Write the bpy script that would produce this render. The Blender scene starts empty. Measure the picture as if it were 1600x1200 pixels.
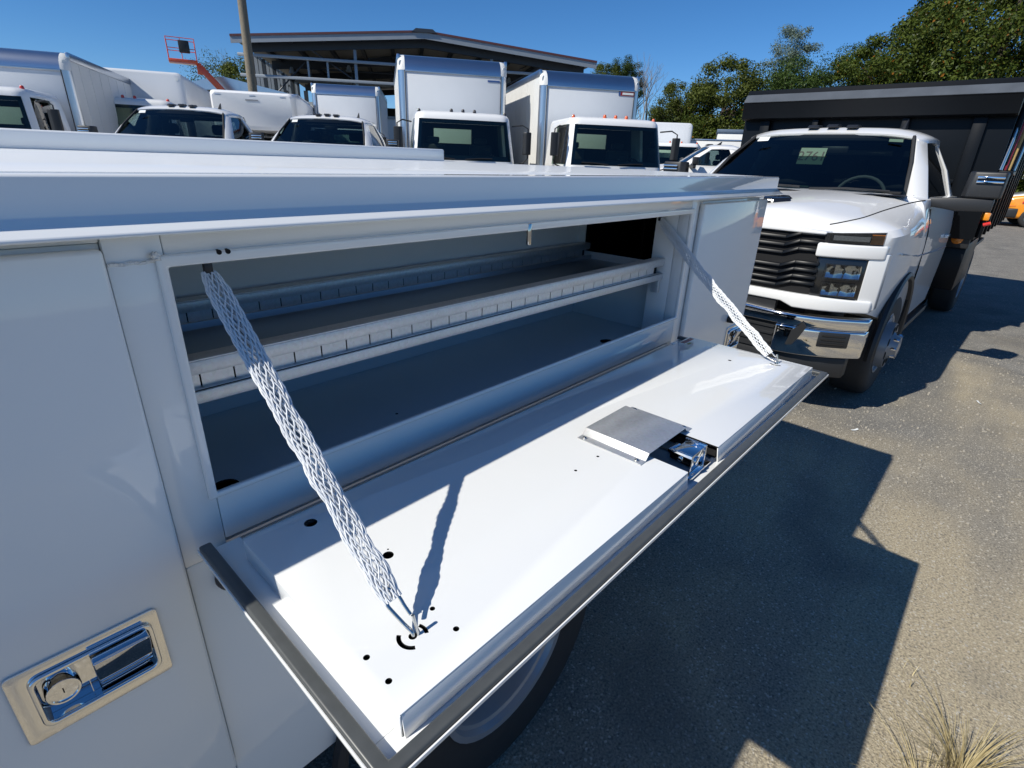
import bpy, bmesh, math, random
from mathutils import Vector, Matrix
R = math.radians
random.seed(7)
scene = bpy.context.scene
col = scene.collection

# ------------------------------------------------------------------ camera, sky, sun, exposure
cam_d = bpy.data.cameras.new('camera'); cam = bpy.data.objects.new('camera', cam_d); col.objects.link(cam)
cam_d.sensor_width = 36.0; cam_d.lens = 829.2 / 1600 * 36; cam_d.clip_end = 2000; cam_d.clip_start = 0.02
CR = Matrix(((0.67829907, 0.26560829, -0.68510043), (-0.73398205, 0.28852326, -0.61483711), (0.03436158, 0.91989487, 0.39065678)))
M4 = CR.to_4x4(); M4.translation = Vector((0, -.69, 1.624)); cam.matrix_world = M4
scene.camera = cam

SUN = Vector((-1.047, .316, 1.0)).normalized()          # towards the sun
elev = math.asin(SUN.z); azim = math.atan2(SUN.y, SUN.x)
world = bpy.data.worlds.new('World'); scene.world = world; world.use_nodes = True
wn = world.node_tree.nodes; wl = world.node_tree.links; wn.clear()
sky = wn.new('ShaderNodeTexSky'); sky.sky_type = 'NISHITA'; sky.sun_disc = False
sky.sun_elevation = elev; sky.sun_rotation = math.pi / 2 - azim
sky.altitude = 3000; sky.air_density = 1.15; sky.dust_density = 0.0; sky.ozone_density = 8.0
bg = wn.new('ShaderNodeBackground'); bg.inputs[1].default_value = .099
hsv = wn.new('ShaderNodeHueSaturation'); hsv.inputs['Saturation'].default_value = 1.14; wl.new(sky.outputs[0], hsv.inputs['Color'])
wo = wn.new('ShaderNodeOutputWorld'); wl.new(hsv.outputs[0], bg.inputs[0]); wl.new(bg.outputs[0], wo.inputs[0])
sl = bpy.data.lights.new('sun', 'SUN'); sl.energy = 4.7; sl.angle = R(.53); sl.color = (1, .955, .86)
so = bpy.data.objects.new('sun', sl); col.objects.link(so)
so.rotation_euler = SUN.to_track_quat('Z', 'Y').to_euler(); so.location = (-10, 5, 20)
vs = scene.view_settings; vs.view_transform = 'Standard'; vs.look = 'None'; vs.exposure = .16; vs.gamma = 1; vs.use_curve_mapping = False
cy = scene.cycles; cy.max_bounces = 6; cy.diffuse_bounces = 3; cy.glossy_bounces = 3; cy.transmission_bounces = 2; cy.transparent_max_bounces = 10; cy.caustics_reflective = False; cy.caustics_refractive = False

# ------------------------------------------------------------------ materials
MATS = {}
def nt(name):
    m = bpy.data.materials.new(name); m.use_nodes = True; MATS[name] = m
    return m, m.node_tree.nodes, m.node_tree.links, m.node_tree.nodes['Principled BSDF']
def mat(name, c, rough=.5, metal=0., coat=0., coat_r=.03, spec=.5, var=0., vscale=6., bump=0., bscale=200., detail=4, rvar=0., emit=None):
    m, n, l, b = nt(name)
    b.inputs['Base Color'].default_value = (*c, 1); b.inputs['Roughness'].default_value = rough
    b.inputs['Metallic'].default_value = metal; b.inputs['Coat Weight'].default_value = coat
    b.inputs['Coat Roughness'].default_value = coat_r; b.inputs['Specular IOR Level'].default_value = spec
    if emit: b.inputs['Emission Color'].default_value = (*emit, 1); b.inputs['Emission Strength'].default_value = 1
    if var or rvar or bump:
        tc = n.new('ShaderNodeTexCoord')
        if var or rvar:
            t = n.new('ShaderNodeTexNoise'); t.inputs['Scale'].default_value = vscale; t.inputs['Detail'].default_value = detail
            l.new(tc.outputs['Object'], t.inputs['Vector'])
        if var:
            mx = n.new('ShaderNodeMix'); mx.data_type = 'RGBA'; mx.blend_type = 'MIX'
            mx.inputs[6].default_value = (*[max(0, v * (1 - var)) for v in c], 1); mx.inputs[7].default_value = (*[min(1, v * (1 + var)) for v in c], 1)
            l.new(t.outputs[0], mx.inputs[0]); l.new(mx.outputs[2], b.inputs['Base Color'])
        if rvar:
            mr = n.new('ShaderNodeMapRange'); mr.inputs['To Min'].default_value = max(.02, rough - rvar); mr.inputs['To Max'].default_value = rough + rvar
            l.new(t.outputs[0], mr.inputs[0]); l.new(mr.outputs[0], b.inputs['Roughness'])
        if bump:
            t2 = n.new('ShaderNodeTexNoise'); t2.inputs['Scale'].default_value = bscale; t2.inputs['Detail'].default_value = 1.5
            l.new(tc.outputs['Object'], t2.inputs['Vector'])
            bp = n.new('ShaderNodeBump'); bp.inputs['Strength'].default_value = bump; bp.inputs['Distance'].default_value = .01
            l.new(t2.outputs[0], bp.inputs['Height']); l.new(bp.outputs[0], b.inputs['Normal'])
            if coat: l.new(bp.outputs[0], b.inputs['Coat Normal'])
    return m
white = mat('white_paint', (.85, .86, .85), .45, coat=1, coat_r=.035, var=.022, vscale=2.2, detail=5, bump=.011, bscale=16)
white_in = mat('compartment_paint', (.86, .87, .87), .5, coat=.5, coat_r=.12)
car_white = mat('vehicle_white', (.80, .80, .79), .4, coat=1, coat_r=.03)
box_white = mat('truck_box_panel', (.66, .68, .70), .45, coat=.3, coat_r=.2, var=.06, vscale=1.5, bump=.01, bscale=4)
box_side = mat('truck_box_side', (.70, .70, .68), .5, var=.06, vscale=2)
grp_white = mat('fibreglass_white', (.80, .80, .80), .35, coat=.6, coat_r=.1)
chrome = mat('chrome', (.82, .83, .85), .04, 1.)
steel = mat('polished_steel', (.62, .60, .56), .10, 1., rvar=.03, vscale=30)
alu = mat('aluminium', (.56, .59, .64), .28, 1., var=.06, vscale=4, bump=.02, bscale=10)
frame_steel = mat('structural_steel_grey', (.30, .33, .36), .5, .4, var=.1, vscale=2)
frame_dark = mat('structural_steel_dark', (.035, .045, .06), .5, .2)
roof_trim = mat('roof_trim_brown', (.10, .035, .035), .5)
roof_under = mat('roof_decking', (.34, .33, .30), .6, var=.12, vscale=3)
black = mat('black_gloss', (.010, .011, .013), .22, coat=.6, coat_r=.06, rvar=.06, vscale=4)
black_pl = mat('black_plastic', (.018, .019, .021), .45, bump=.03, bscale=300)
black_sat = mat('black_satin_paint', (.005, .0065, .009), .36, spec=.16, var=.3, vscale=3)
rubber = mat('rubber', (.022, .022, .023), .75, var=.2, vscale=40)
gasket_m = mat('gasket_rubber', (.075, .08, .08), .38, var=.2, vscale=60)
interior = mat('cab_interior', (.012, .013, .014), .8)
seat_m = mat('seat_cloth', (.03, .031, .033), .9)
amber = mat('amber_lens', (.75, .22, .02), .15, coat=1)
redl = mat('red_lens', (.55, .05, .03), .2, coat=1)
orange = mat('lift_orange', (.75, .10, .03), .4, coat=.5, var=.08)
cord_m = mat('strap_cord', (.74, .76, .78), .75, var=.06, vscale=120)
wire_m = mat('zinc_wire', (.60, .60, .58), .22, 1.)
hole_black = mat('dark_recess', (.006, .006, .007), .9)
red_lab = mat('red_label', (.28, .02, .02), .45, coat=.4)
yel_lab = mat('yellow_label', (.32, .28, .03), .45, coat=.4)
paper = mat('paper', (.72, .74, .72), .8)
green_paper = mat('green_paper', (.075, .13, .09), .8)
ink = mat('ink', (.01, .015, .012), .7)
bl_lab = mat('blue_label', (.04, .09, .25), .4)
wood_pole = mat('weathered_pole_wood', (.20, .17, .125), .85, var=.3, vscale=14, bump=.4, bscale=40)
bark = mat('bark', (.09, .07, .055), .9, var=.3, vscale=12, bump=.4, bscale=30)
siding = mat('grey_siding', (.34, .35, .34), .55, .2, var=.06, vscale=2)
wall_white = mat('painted_block', (.72, .72, .70), .6, var=.04, vscale=3)
orange_paint = mat('van_orange', (.80, .28, .01), .35, coat=1)
red_stripe = mat('van_red', (.6, .02, .02), .4, coat=1)
pole_tan = mat('tan_wood', (.42, .28, .10), .6)
pole_red = mat('maroon_handle', (.22, .01, .02), .4)

def galv():
    m, n, l, b = nt('galvanised_steel'); tc = n.new('ShaderNodeTexCoord')
    v = n.new('ShaderNodeTexVoronoi'); v.inputs['Scale'].default_value = 220
    t = n.new('ShaderNodeTexNoise'); t.inputs['Scale'].default_value = 28; t.inputs['Detail'].default_value = 6
    mp = n.new('ShaderNodeMapping'); mp.inputs['Scale'].default_value = (.25, 1, 1)
    l.new(tc.outputs['Object'], mp.inputs[0]); l.new(mp.outputs[0], t.inputs['Vector']); l.new(tc.outputs['Object'], v.inputs['Vector'])
    mx = n.new('ShaderNodeMix'); mx.data_type = 'RGBA'; mx.inputs[6].default_value = (.56, .60, .63, 1); mx.inputs[7].default_value = (.72, .76, .78, 1)
    l.new(t.outputs[0], mx.inputs[0])
    m2 = n.new('ShaderNodeMix'); m2.data_type = 'RGBA'; m2.blend_type = 'OVERLAY'; m2.inputs[0].default_value = .16
    l.new(mx.outputs[2], m2.inputs[6]); l.new(v.outputs['Color'], m2.inputs[7])
    hs = n.new('ShaderNodeHueSaturation'); hs.inputs['Saturation'].default_value = .25; l.new(m2.outputs[2], hs.inputs['Color'])
    l.new(hs.outputs[0], b.inputs['Base Color'])
    mr = n.new('ShaderNodeMapRange'); mr.inputs['To Min'].default_value = .36; mr.inputs['To Max'].default_value = .62
    l.new(t.outputs[0], mr.inputs[0]); l.new(mr.outputs[0], b.inputs['Roughness']); b.inputs['Metallic'].default_value = .8
    return m
zinc = galv()
shelf_zinc = mat('shelf_zinc', (.34, .41, .48), .38, .75, var=.10, vscale=9)
chrome_dk = mat('tinted_chrome', (.36, .335, .30), .035, 1.)
roof_paint = mat('roof_paint', (.80, .81, .80), .5, coat=.35, coat_r=.12, spec=.3)
weld_m = mat('weld_bead_paint', (.74, .75, .75), .4, coat=.8, bump=.6, bscale=260)
strip_m = mat('grey_metallic_edge', (.16, .175, .19), .32, .6, var=.35, vscale=5)  # mottled grey metallic, lighter than the rest of the cab shield

def glass(name, tint, spec=1.):
    m = bpy.data.materials.new(name); m.use_nodes = True; n = m.node_tree.nodes; l = m.node_tree.links; n.clear()
    o = n.new('ShaderNodeOutputMaterial'); mx = n.new('ShaderNodeMixShader'); fr = n.new('ShaderNodeFresnel'); fr.inputs[0].default_value = 1.5
    tr = n.new('ShaderNodeBsdfTransparent'); tr.inputs[0].default_value = (*tint, 1); g = n.new('ShaderNodeBsdfGlossy'); g.inputs['Roughness'].default_value = .01
    g.inputs[0].default_value = (spec, spec, spec, 1)
    l.new(fr.outputs[0], mx.inputs[0]); l.new(tr.outputs[0], mx.inputs[1]); l.new(g.outputs[0], mx.inputs[2]); l.new(mx.outputs[0], o.inputs[0])
    return m
glass_m = glass('windscreen_glass', (.66, .80, .72))
glass_d = glass('pickup_glass', (.38, .47, .47))
lens_m = glass('clear_lens', (.80, .82, .83))

def ground_mat():
    m, n, l, b = nt('worn_asphalt'); tc = n.new('ShaderNodeTexCoord')
    def noise(s, d=4, r=.55):
        t = n.new('ShaderNodeTexNoise'); t.inputs['Scale'].default_value = s; t.inputs['Detail'].default_value = d; t.inputs['Roughness'].default_value = r
        l.new(tc.outputs['Object'], t.inputs['Vector']); return t
    def ramp(src, a, b_):
        r = n.new('ShaderNodeMapRange'); r.inputs['From Min'].default_value = a; r.inputs['From Max'].default_value = b_; l.new(src, r.inputs[0]); return r.outputs[0]
    def mix(f, c1, c2, bt='MIX'):
        x = n.new('ShaderNodeMix'); x.data_type = 'RGBA'; x.blend_type = bt
        if isinstance(f, float): x.inputs[0].default_value = f
        else: l.new(f, x.inputs[0])
        for i, c in ((6, c1), (7, c2)):
            if isinstance(c, tuple): x.inputs[i].default_value = (*c, 1)
            else: l.new(c, x.inputs[i])
        return x.outputs[2]
    big = noise(.55, 4, .6); mid = noise(2.4, 4, .6); fine = noise(120, 3, .7); agg = n.new('ShaderNodeTexVoronoi'); agg.inputs['Scale'].default_value = 150
    l.new(tc.outputs['Object'], agg.inputs['Vector'])
    mpn = n.new('ShaderNodeMapping'); mpn.inputs['Rotation'].default_value = (0, 0, .3); mpn.inputs['Scale'].default_value = (.25, 1.6, 1)
    l.new(tc.outputs['Object'], mpn.inputs[0]); stre = n.new('ShaderNodeTexNoise'); stre.inputs['Scale'].default_value = .9; stre.inputs['Detail'].default_value = 6
    l.new(mpn.outputs[0], stre.inputs['Vector'])
    asp = mix(ramp(mid.outputs[0], .35, .65), (.165, .158, .146), (.240, .229, .208))
    mp2 = n.new('ShaderNodeMapping'); mp2.inputs['Location'].default_value = (-2.3, 1.75, 0); mp2.inputs['Scale'].default_value = (.36, .5, 1); mp2.vector_type = 'POINT'
    vm = n.new('ShaderNodeVectorMath'); vm.operation = 'ADD'; vm.inputs[1].default_value = (-2.3, 1.75, 0); l.new(tc.outputs['Object'], vm.inputs[0])
    vs_ = n.new('ShaderNodeVectorMath'); vs_.operation = 'MULTIPLY'; vs_.inputs[1].default_value = (.30, .42, 0); l.new(vm.outputs[0], vs_.inputs[0])
    vl = n.new('ShaderNodeVectorMath'); vl.operation = 'LENGTH'; l.new(vs_.outputs[0], vl.inputs[0])
    ma = n.new('ShaderNodeMath'); ma.operation = 'SUBTRACT'; l.new(big.outputs[0], ma.inputs[0])
    mb_ = n.new('ShaderNodeMath'); mb_.operation = 'MULTIPLY'; mb_.inputs[1].default_value = .22; l.new(vl.outputs['Value'], mb_.inputs[0]); l.new(mb_.outputs[0], ma.inputs[1])
    sand = mix(ramp(ma.outputs[0], .20, .42), asp, (.385, .330, .235))
    sand = mix(ramp(stre.outputs[0], .50, .70), sand, (.205, .195, .175))
    spk = mix(ramp(fine.outputs[0], .34, .66), (.58, .57, .56), (1.32, 1.32, 1.30))
    c = mix(1.0, sand, spk, 'MULTIPLY')
    sep = n.new('ShaderNodeSeparateColor'); l.new(agg.outputs['Color'], sep.inputs[0])
    c = mix(ramp(sep.outputs[0], .93, .96), c, (.48, .44, .36))
    dk = n.new('ShaderNodeMath'); dk.operation = 'MULTIPLY'; l.new(ramp(sep.outputs[1], .90, .94), dk.inputs[0]); dk.inputs[1].default_value = .5
    c = mix(dk.outputs[0], c, (.08, .076, .07))
    st = noise(1.15, 2, .5); sf = n.new('ShaderNodeMath'); sf.operation = 'MULTIPLY'; sf.inputs[1].default_value = .5; l.new(ramp(st.outputs[0], .60, .72), sf.inputs[0])
    c = mix(sf.outputs[0], c, (.12, .116, .108))
    l.new(c, b.inputs['Base Color']); b.inputs['Roughness'].default_value = .9; b.inputs['Specular IOR Level'].default_value = .25
    ad = n.new('ShaderNodeMath'); ad.operation = 'ADD'; l.new(fine.outputs[0], ad.inputs[0]); l.new(agg.outputs['Distance'], ad.inputs[1])
    bp = n.new('ShaderNodeBump'); bp.inputs['Strength'].default_value = .7; bp.inputs['Distance'].default_value = .003
    l.new(ad.outputs[0], bp.inputs['Height']); l.new(bp.outputs[0], b.inputs['Normal'])
    return m

def leaf_mat(name, c1, c2, c3=None):
    m = bpy.data.materials.new(name); m.use_nodes = True; n = m.node_tree.nodes; l = m.node_tree.links; n.clear()
    o = n.new('ShaderNodeOutputMaterial'); g = n.new('ShaderNodeNewGeometry'); oi = n.new('ShaderNodeObjectInfo')
    cr = n.new('ShaderNodeValToRGB'); e = cr.color_ramp.elements; e[0].color = (*c1, 1); e[1].color = (*c2, 1)
    if c3:
        e[1].position = .965; k = e.new(.985); k.color = (*c3, 1)
    l.new(g.outputs['Random Per Island'], cr.inputs[0])
    hs = n.new('ShaderNodeHueSaturation'); mr = n.new('ShaderNodeMapRange'); mr.inputs['To Min'].default_value = .8; mr.inputs['To Max'].default_value = 1.2
    l.new(oi.outputs['Random'], mr.inputs[0]); l.new(mr.outputs[0], hs.inputs['Value']); l.new(cr.outputs[0], hs.inputs['Color'])
    d = n.new('ShaderNodeBsdfDiffuse'); t = n.new('ShaderNodeBsdfTranslucent'); gl = n.new('ShaderNodeBsdfGlossy'); gl.inputs['Roughness'].default_value = .4
    for s in (d, t): l.new(hs.outputs[0], s.inputs[0])
    m1 = n.new('ShaderNodeMixShader'); m1.inputs[0].default_value = .3; l.new(d.outputs[0], m1.inputs[1]); l.new(t.outputs[0], m1.inputs[2])
    m2 = n.new('ShaderNodeMixShader'); m2.inputs[0].default_value = .012; l.new(m1.outputs[0], m2.inputs[1]); l.new(gl.outputs[0], m2.inputs[2])
    l.new(m2.outputs[0], o.inputs[0]); return m
leaf_g = leaf_mat('leaves_green', (.028, .052, .010), (.13, .165, .030), (.30, .12, .02))
leaf_d = leaf_mat('leaves_dark', (.022, .045, .012), (.075, .115, .028))
leaf_o = leaf_mat('leaves_olive', (.04, .06, .012), (.13, .15, .032))
leaf_s = leaf_mat('leaves_silver', (.10, .15, .12), (.24, .30, .24))
straw = leaf_mat('dry_grass_blades', (.34, .27, .13), (.68, .58, .34))

# ------------------------------------------------------------------ mesh helpers
def sub(a, b): return (a[0] - b[0], a[1] - b[1], a[2] - b[2])
class MB:
    def __init__(s): s.v = []; s.f = []
    def add(s, vs, fs):
        o = len(s.v); s.v += [tuple(p) for p in vs]; s.f += [tuple(i + o for i in f) for f in fs]; return s
    def hexa(s, p):   # 4 bottom (loop) + 4 top
        return s.add(p, [(3, 2, 1, 0), (4, 5, 6, 7), (0, 1, 5, 4), (1, 2, 6, 5), (2, 3, 7, 6), (3, 0, 4, 7)])
    def box(s, x0, x1, y0, y1, z0, z1):
        return s.hexa([(x0, y0, z0), (x1, y0, z0), (x1, y1, z0), (x0, y1, z0), (x0, y0, z1), (x1, y0, z1), (x1, y1, z1), (x0, y1, z1)])
    def ubox(s, u0, u1, w0, w1, z0, z1): return s.box(u0, u1, -w1, -w0, z0, z1)   # vehicle frame: u rearwards, w to the driver's side
    def cyl(s, p0, p1, r0, r1=None, n=12, caps=True):
        r1 = r0 if r1 is None else r1; p0 = Vector(p0); p1 = Vector(p1); d = (p1 - p0).normalized()
        a = d.orthogonal().normalized(); b = d.cross(a); vs = []
        for p, r in ((p0, r0), (p1, r1)):
            for i in range(n): t = 2 * math.pi * i / n; vs.append(p + a * (r * math.cos(t)) + b * (r * math.sin(t)))
        fs = [(i, (i + 1) % n, n + (i + 1) % n, n + i) for i in range(n)]
        if caps: fs += [tuple(range(n - 1, -1, -1)), tuple(range(n, 2 * n))]
        return s.add(vs, fs)
    def tube(s, path, r, n=6, closed=False):
        P = [Vector(p) for p in path]; N = len(P); rings = []; a = None
        for i, p in enumerate(P):
            q0 = P[i - 1] if (i or closed) else P[0]; q1 = P[(i + 1) % N] if (i < N - 1 or closed) else P[-1]
            d = (q1 - q0).normalized()
            a = d.orthogonal().normalized() if a is None else (a - d * a.dot(d)).normalized()
            b = d.cross(a); rr = r[i] if isinstance(r, (list, tuple)) else r
            rings.append([p + a * (rr * math.cos(2 * math.pi * k / n)) + b * (rr * math.sin(2 * math.pi * k / n)) for k in range(n)])
        vs = [v for g in rings for v in g]; fs = []
        for i in range(N if closed else N - 1):
            j = (i + 1) % N
            for k in range(n): fs.append((i * n + k, i * n + (k + 1) % n, j * n + (k + 1) % n, j * n + k))
        if not closed: fs += [tuple(range(n - 1, -1, -1)), tuple((N - 1) * n + k for k in range(n))]
        return s.add(vs, fs)
    def prism(s, poly, a0, a1, axis='y'):
        n = len(poly)
        def mk(p, a): return (p[0], a, p[1]) if axis == 'y' else (a, p[0], p[1]) if axis == 'x' else (p[0], p[1], a)
        vs = [mk(p, a0) for p in poly] + [mk(p, a1) for p in poly]
        return s.add(vs, [tuple(range(n)), tuple(range(2 * n - 1, n - 1, -1))] + [(i, n + i, n + (i + 1) % n, (i + 1) % n) for i in range(n)])
    def loft(s, rings, caps=True):
        n = len(rings[0]); vs = [p for r in rings for p in r]; fs = []
        for i in range(len(rings) - 1):
            for k in range(n): fs.append((i * n + k, i * n + (k + 1) % n, (i + 1) * n + (k + 1) % n, (i + 1) * n + k))
        if caps: fs += [tuple(range(n - 1, -1, -1)), tuple((len(rings) - 1) * n + k for k in range(n))]
        return s.add(vs, fs)
    def grid(s, rows):
        n = len(rows[0]); vs = [p for r in rows for p in r]
        return s.add(vs, [(i * n + k, i * n + k + 1, (i + 1) * n + k + 1, (i + 1) * n + k) for i in range(len(rows) - 1) for k in range(n - 1)])
    def lathe(s, prof, c, n=32, axis='y'):   # prof: (radius, offset along the axis)
        rings = []
        for r, a in prof:
            ring = []
            for i in range(n):
                t = 2 * math.pi * i / n; x, z = r * math.cos(t), r * math.sin(t)
                ring.append((c[0] + x, c[1] + a, c[2] + z) if axis == 'y' else (c[0] + x, c[1] + z, c[2] + a))
            rings.append(ring)
        return s.loft(rings, caps=False)
    def build(s, name, m, parent=None, bevel=0., seg=2, ang=32, thick=0., flat=False):
        me = bpy.data.meshes.new(name); me.from_pydata(s.v, [], s.f)
        bm = bmesh.new(); bm.from_mesh(me); bmesh.ops.recalc_face_normals(bm, faces=bm.faces)
        if thick:
            bmesh.ops.solidify(bm, geom=bm.faces[:], thickness=thick)
        if bevel:
            ed = [e for e in bm.edges if len(e.link_faces) == 2 and e.calc_face_angle(0) > R(30)]
            bmesh.ops.bevel(bm, geom=ed, offset=bevel, segments=seg, profile=.5, affect='EDGES', clamp_overlap=True)
        bm.to_mesh(me); bm.free()
        for k in (m if isinstance(m, (list, tuple)) else [m]): me.materials.append(k)
        if not flat: me.shade_smooth(); me.set_sharp_from_angle(angle=R(ang))
        o = bpy.data.objects.new(name, me); col.objects.link(o)
        if parent: o.parent = parent
        return o
def rrect(x0, x1, z0, z1, r, n=5):
    out = []
    for cx, cz, a0 in ((x1 - r, z1 - r, 0), (x0 + r, z1 - r, 90), (x0 + r, z0 + r, 180), (x1 - r, z0 + r, 270)):
        for i in range(n + 1): a = R(a0 + 90 * i / n); out.append((cx + r * math.cos(a), cz + r * math.sin(a)))
    return out
def frame_prism(mb, outer, inner, a0, a1, axis='y'):   # ring between two loops with equal point counts
    n = len(outer)
    def mk(p, a): return (p[0], a, p[1]) if axis == 'y' else (a, p[0], p[1]) if axis == 'x' else (p[0], p[1], a)
    vs = [mk(p, a0) for p in outer] + [mk(p, a0) for p in inner] + [mk(p, a1) for p in outer] + [mk(p, a1) for p in inner]
    fs = []
    for i in range(n):
        j = (i + 1) % n
        fs += [(i, j, n + j, n + i), (2 * n + j, 2 * n + i, 3 * n + i, 3 * n + j), (j, i, 2 * n + i, 2 * n + j), (n + i, n + j, 3 * n + j, 3 * n + i)]
    return mb.add(vs, fs)
def cut(o, mb, m=None):
    c = mb.build('cutter', m or hole_black, flat=True); c.matrix_world = o.matrix_world
    md = o.modifiers.new('b', 'BOOLEAN'); md.operation = 'DIFFERENCE'; md.solver = 'EXACT'; md.object = c
    try: md.material_mode = 'TRANSFER'
    except Exception: pass
    md.use_self = True
    dg = bpy.context.evaluated_depsgraph_get(); dg.update()
    me = bpy.data.meshes.new_from_object(o.evaluated_get(dg)); o.modifiers.clear(); old = o.data; me.name = old.name; o.data = me
    cm = c.data; bpy.data.objects.remove(c); bpy.data.meshes.remove(cm); bpy.data.meshes.remove(old)
    me.shade_smooth(); me.set_sharp_from_angle(angle=R(30)); return o
def tag(o, label=None, cat=None, group=None, kind=None):
    for k, v in (('label', label), ('category', cat), ('group', group), ('kind', kind)):
        if v: o[k] = v
    return o
def thing(name, label, cat, loc=(0, 0, 0), rz=0., group=None):
    o = bpy.data.objects.new(name, None); col.objects.link(o); o.location = loc; o.rotation_euler = (0, 0, rz); o.empty_display_size = .1
    return tag(o, label, cat, group)
def copy_tree(o, parent=None, skip=()):
    c = o.copy(); col.objects.link(c); c.parent = parent
    for ch in [k for k in bpy.data.objects if k.parent == o]:
        if ch.name.split('.')[0] not in skip: copy_tree(ch, c)
    return c
def text_mesh(body, size, name, m, parent, matrix):
    cu = bpy.data.curves.new('t', 'FONT'); cu.body = body; cu.size = size; cu.align_x = 'CENTER'; cu.align_y = 'CENTER'; cu.extrude = .0006
    t = bpy.data.objects.new('t', cu); col.objects.link(t); dg = bpy.context.evaluated_depsgraph_get(); dg.update()
    me = bpy.data.meshes.new_from_object(t.evaluated_get(dg)); me.name = name; bpy.data.objects.remove(t)
    me.transform(matrix); me.materials.clear(); me.materials.append(m)
    o = bpy.data.objects.new(name, me); col.objects.link(o); o.parent = parent; return o

# ------------------------------------------------------------------ ground
g = MB(); N = 24
xs = [-300 + i * (600 / N) for i in range(N + 1)]
g.grid([[(x, y, 0) for x in xs] for y in xs])
tag(g.build('ground', ground_mat(), flat=True), kind='structure')

# ------------------------------------------------------------------ wheels (axle along local y, outer face towards -y when side = -1)
def wheel(parent, c, side, r=.40, rr=.222, wid=.24, dish=-.02, rim_m=None, dual=False, holes=8):
    cx, cy, cz = c; s = side; t = MB(); w2 = wid / 2
    t.lathe([(rr, -w2), (rr + .03, -w2 - .004), (r - .05, -w2 - .012), (r - .012, -w2 + .012), (r, -w2 + .04), (r, w2 - .04), (r - .012, w2 - .012), (r - .05, w2 + .012), (rr + .03, w2 + .004), (rr, w2)], c, 40)
    ty = t.build('tyre', rubber, parent, ang=50)
    for k in (-.4, 0., .4): pass
    m = MB(); o = s * w2
    prof = [(rr + .004, o), (rr + .006, o + s * .006), (rr - .010, o + s * .004), (rr - .016, o - s * .012), (rr - .026, o - s * .016), (rr - .030, o - s * .03), (rr - .040, o - s * .055 + s * dish * .4), (rr - .05, o + s * dish), (rr * .48, o + s * (dish - .004)), (rr * .40, o + s * (dish + .03)), (rr * .36, o + s * (dish + .055)), (rr * .2, o + s * (dish + .06)), (.0015, o + s * (dish + .062))]
    m.lathe(prof, c, 40)
    if holes:
        pass
    rm = m.build('rim', rim_m or steel, ty, ang=40)
    h = MB()
    for i in range(holes):
        a = 2 * math.pi * (i + .5) / holes; q = rr * .62
        h.cyl((cx + q * math.cos(a), cy + o + s * (dish + .001), cz + q * math.sin(a)), (cx + q * math.cos(a), cy + o + s * (dish + .0035), cz + q * math.sin(a)), rr * .13, n=12)
    tag(h.build('rim_vent', hole_black, ty), kind='stuff')
    b = MB()
    for i in range(8):
        a = 2 * math.pi * i / 8; q = rr * .40
        b.cyl((cx + q * math.cos(a), cy + o + s * (dish + .02), cz + q * math.sin(a)), (cx + q * math.cos(a), cy + o + s * (dish + .055), cz + q * math.sin(a)), .011, n=6)
    tag(b.build('lug_nut', chrome, ty), kind='stuff')
    if dual:
        t2 = MB(); c2 = (cx, cy - s * (wid + .06), cz)
        t2.lathe([(rr, -w2), (r - .05, -w2 - .012), (r, -w2 + .04), (r, w2 - .04), (r - .05, w2 + .012), (rr, w2)], c2, 32); t2.build('inner_tyre', rubber, ty, ang=50)
    return ty

# ------------------------------------------------------------------ service truck (body along +x, its face towards the camera at y = 0)
ST = thing('service_truck', 'white service truck with its side compartment door folded down, nearest the camera', 'service truck')
X0, X1 = -1.10, 2.082
m = MB(); m.prism([(.02, 1.597), (-.023, 1.597), (-.026, 1.594), (-.026, 1.559), (-.0495, 1.5435), (-.0505, 1.541), (-.049, 1.539), (-.024, 1.553), (0, 1.549), (.02, 1.549)], X0, X1 + .02, 'x')
m.build('drip_rail', white, ST, bevel=.0012)
m = MB(); prof = [(.0205, 1.5968), (.30, 1.5985), (.9, 1.600), (1.739, 1.5985)]
m.prism(prof + [(1.739, 1.56), (.0205, 1.56)], X0, X1 + .018, 'x'); m.build('roof', roof_paint, ST, bevel=.002)
m = MB(); m.box(X0, 2.085, 1.742, 2.36, 1.585, 1.658); m.build('raised_roof_section', white, ST, bevel=.010, seg=3)
# face pieces around the openings
f = MB()
f.box(.1255, .1800, 0, .035, 1.1005, 1.5485); f.box(1.5005, 1.5440, 0, .035, 1.1005, 1.5485)
f.box(.1805, 1.5000, 0, .012, 1.5005, 1.5483); f.box(.1805, 1.5000, 0, .011, 1.1203, 1.1900)
f.box(X0, .1250, .004, .035, 1.5290, 1.5483); f.box(1.5445, X1, .004, .035, 1.5290, 1.5483)
f.box(X0, .1250, .008, .035, .60, 1.5285); f.box(1.5545, X1, .006, .035, .60, 1.5285)
f.build('body_side', white, ST, bevel=.0015)
b = MB(); o_ = [(.170, 1.1905), (1.512, 1.1905), (1.512, 1.5125), (.170, 1.5125)]; i_ = [(.181, 1.198), (1.499, 1.198), (1.499, 1.4985), (.181, 1.4985)]
frame_prism(b, o_, i_, -.006, .004); b.build('opening_bead', white, ST, bevel=.003, seg=3)
MB().box(1.5005, 1.506, .036, .105, 1.12, 1.515).build('door_jamb', white, ST, bevel=.001); MB().box(.160, .166, .036, .07, 1.12, 1.515).build('door_jamb', white, ST, bevel=.001)
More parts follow.
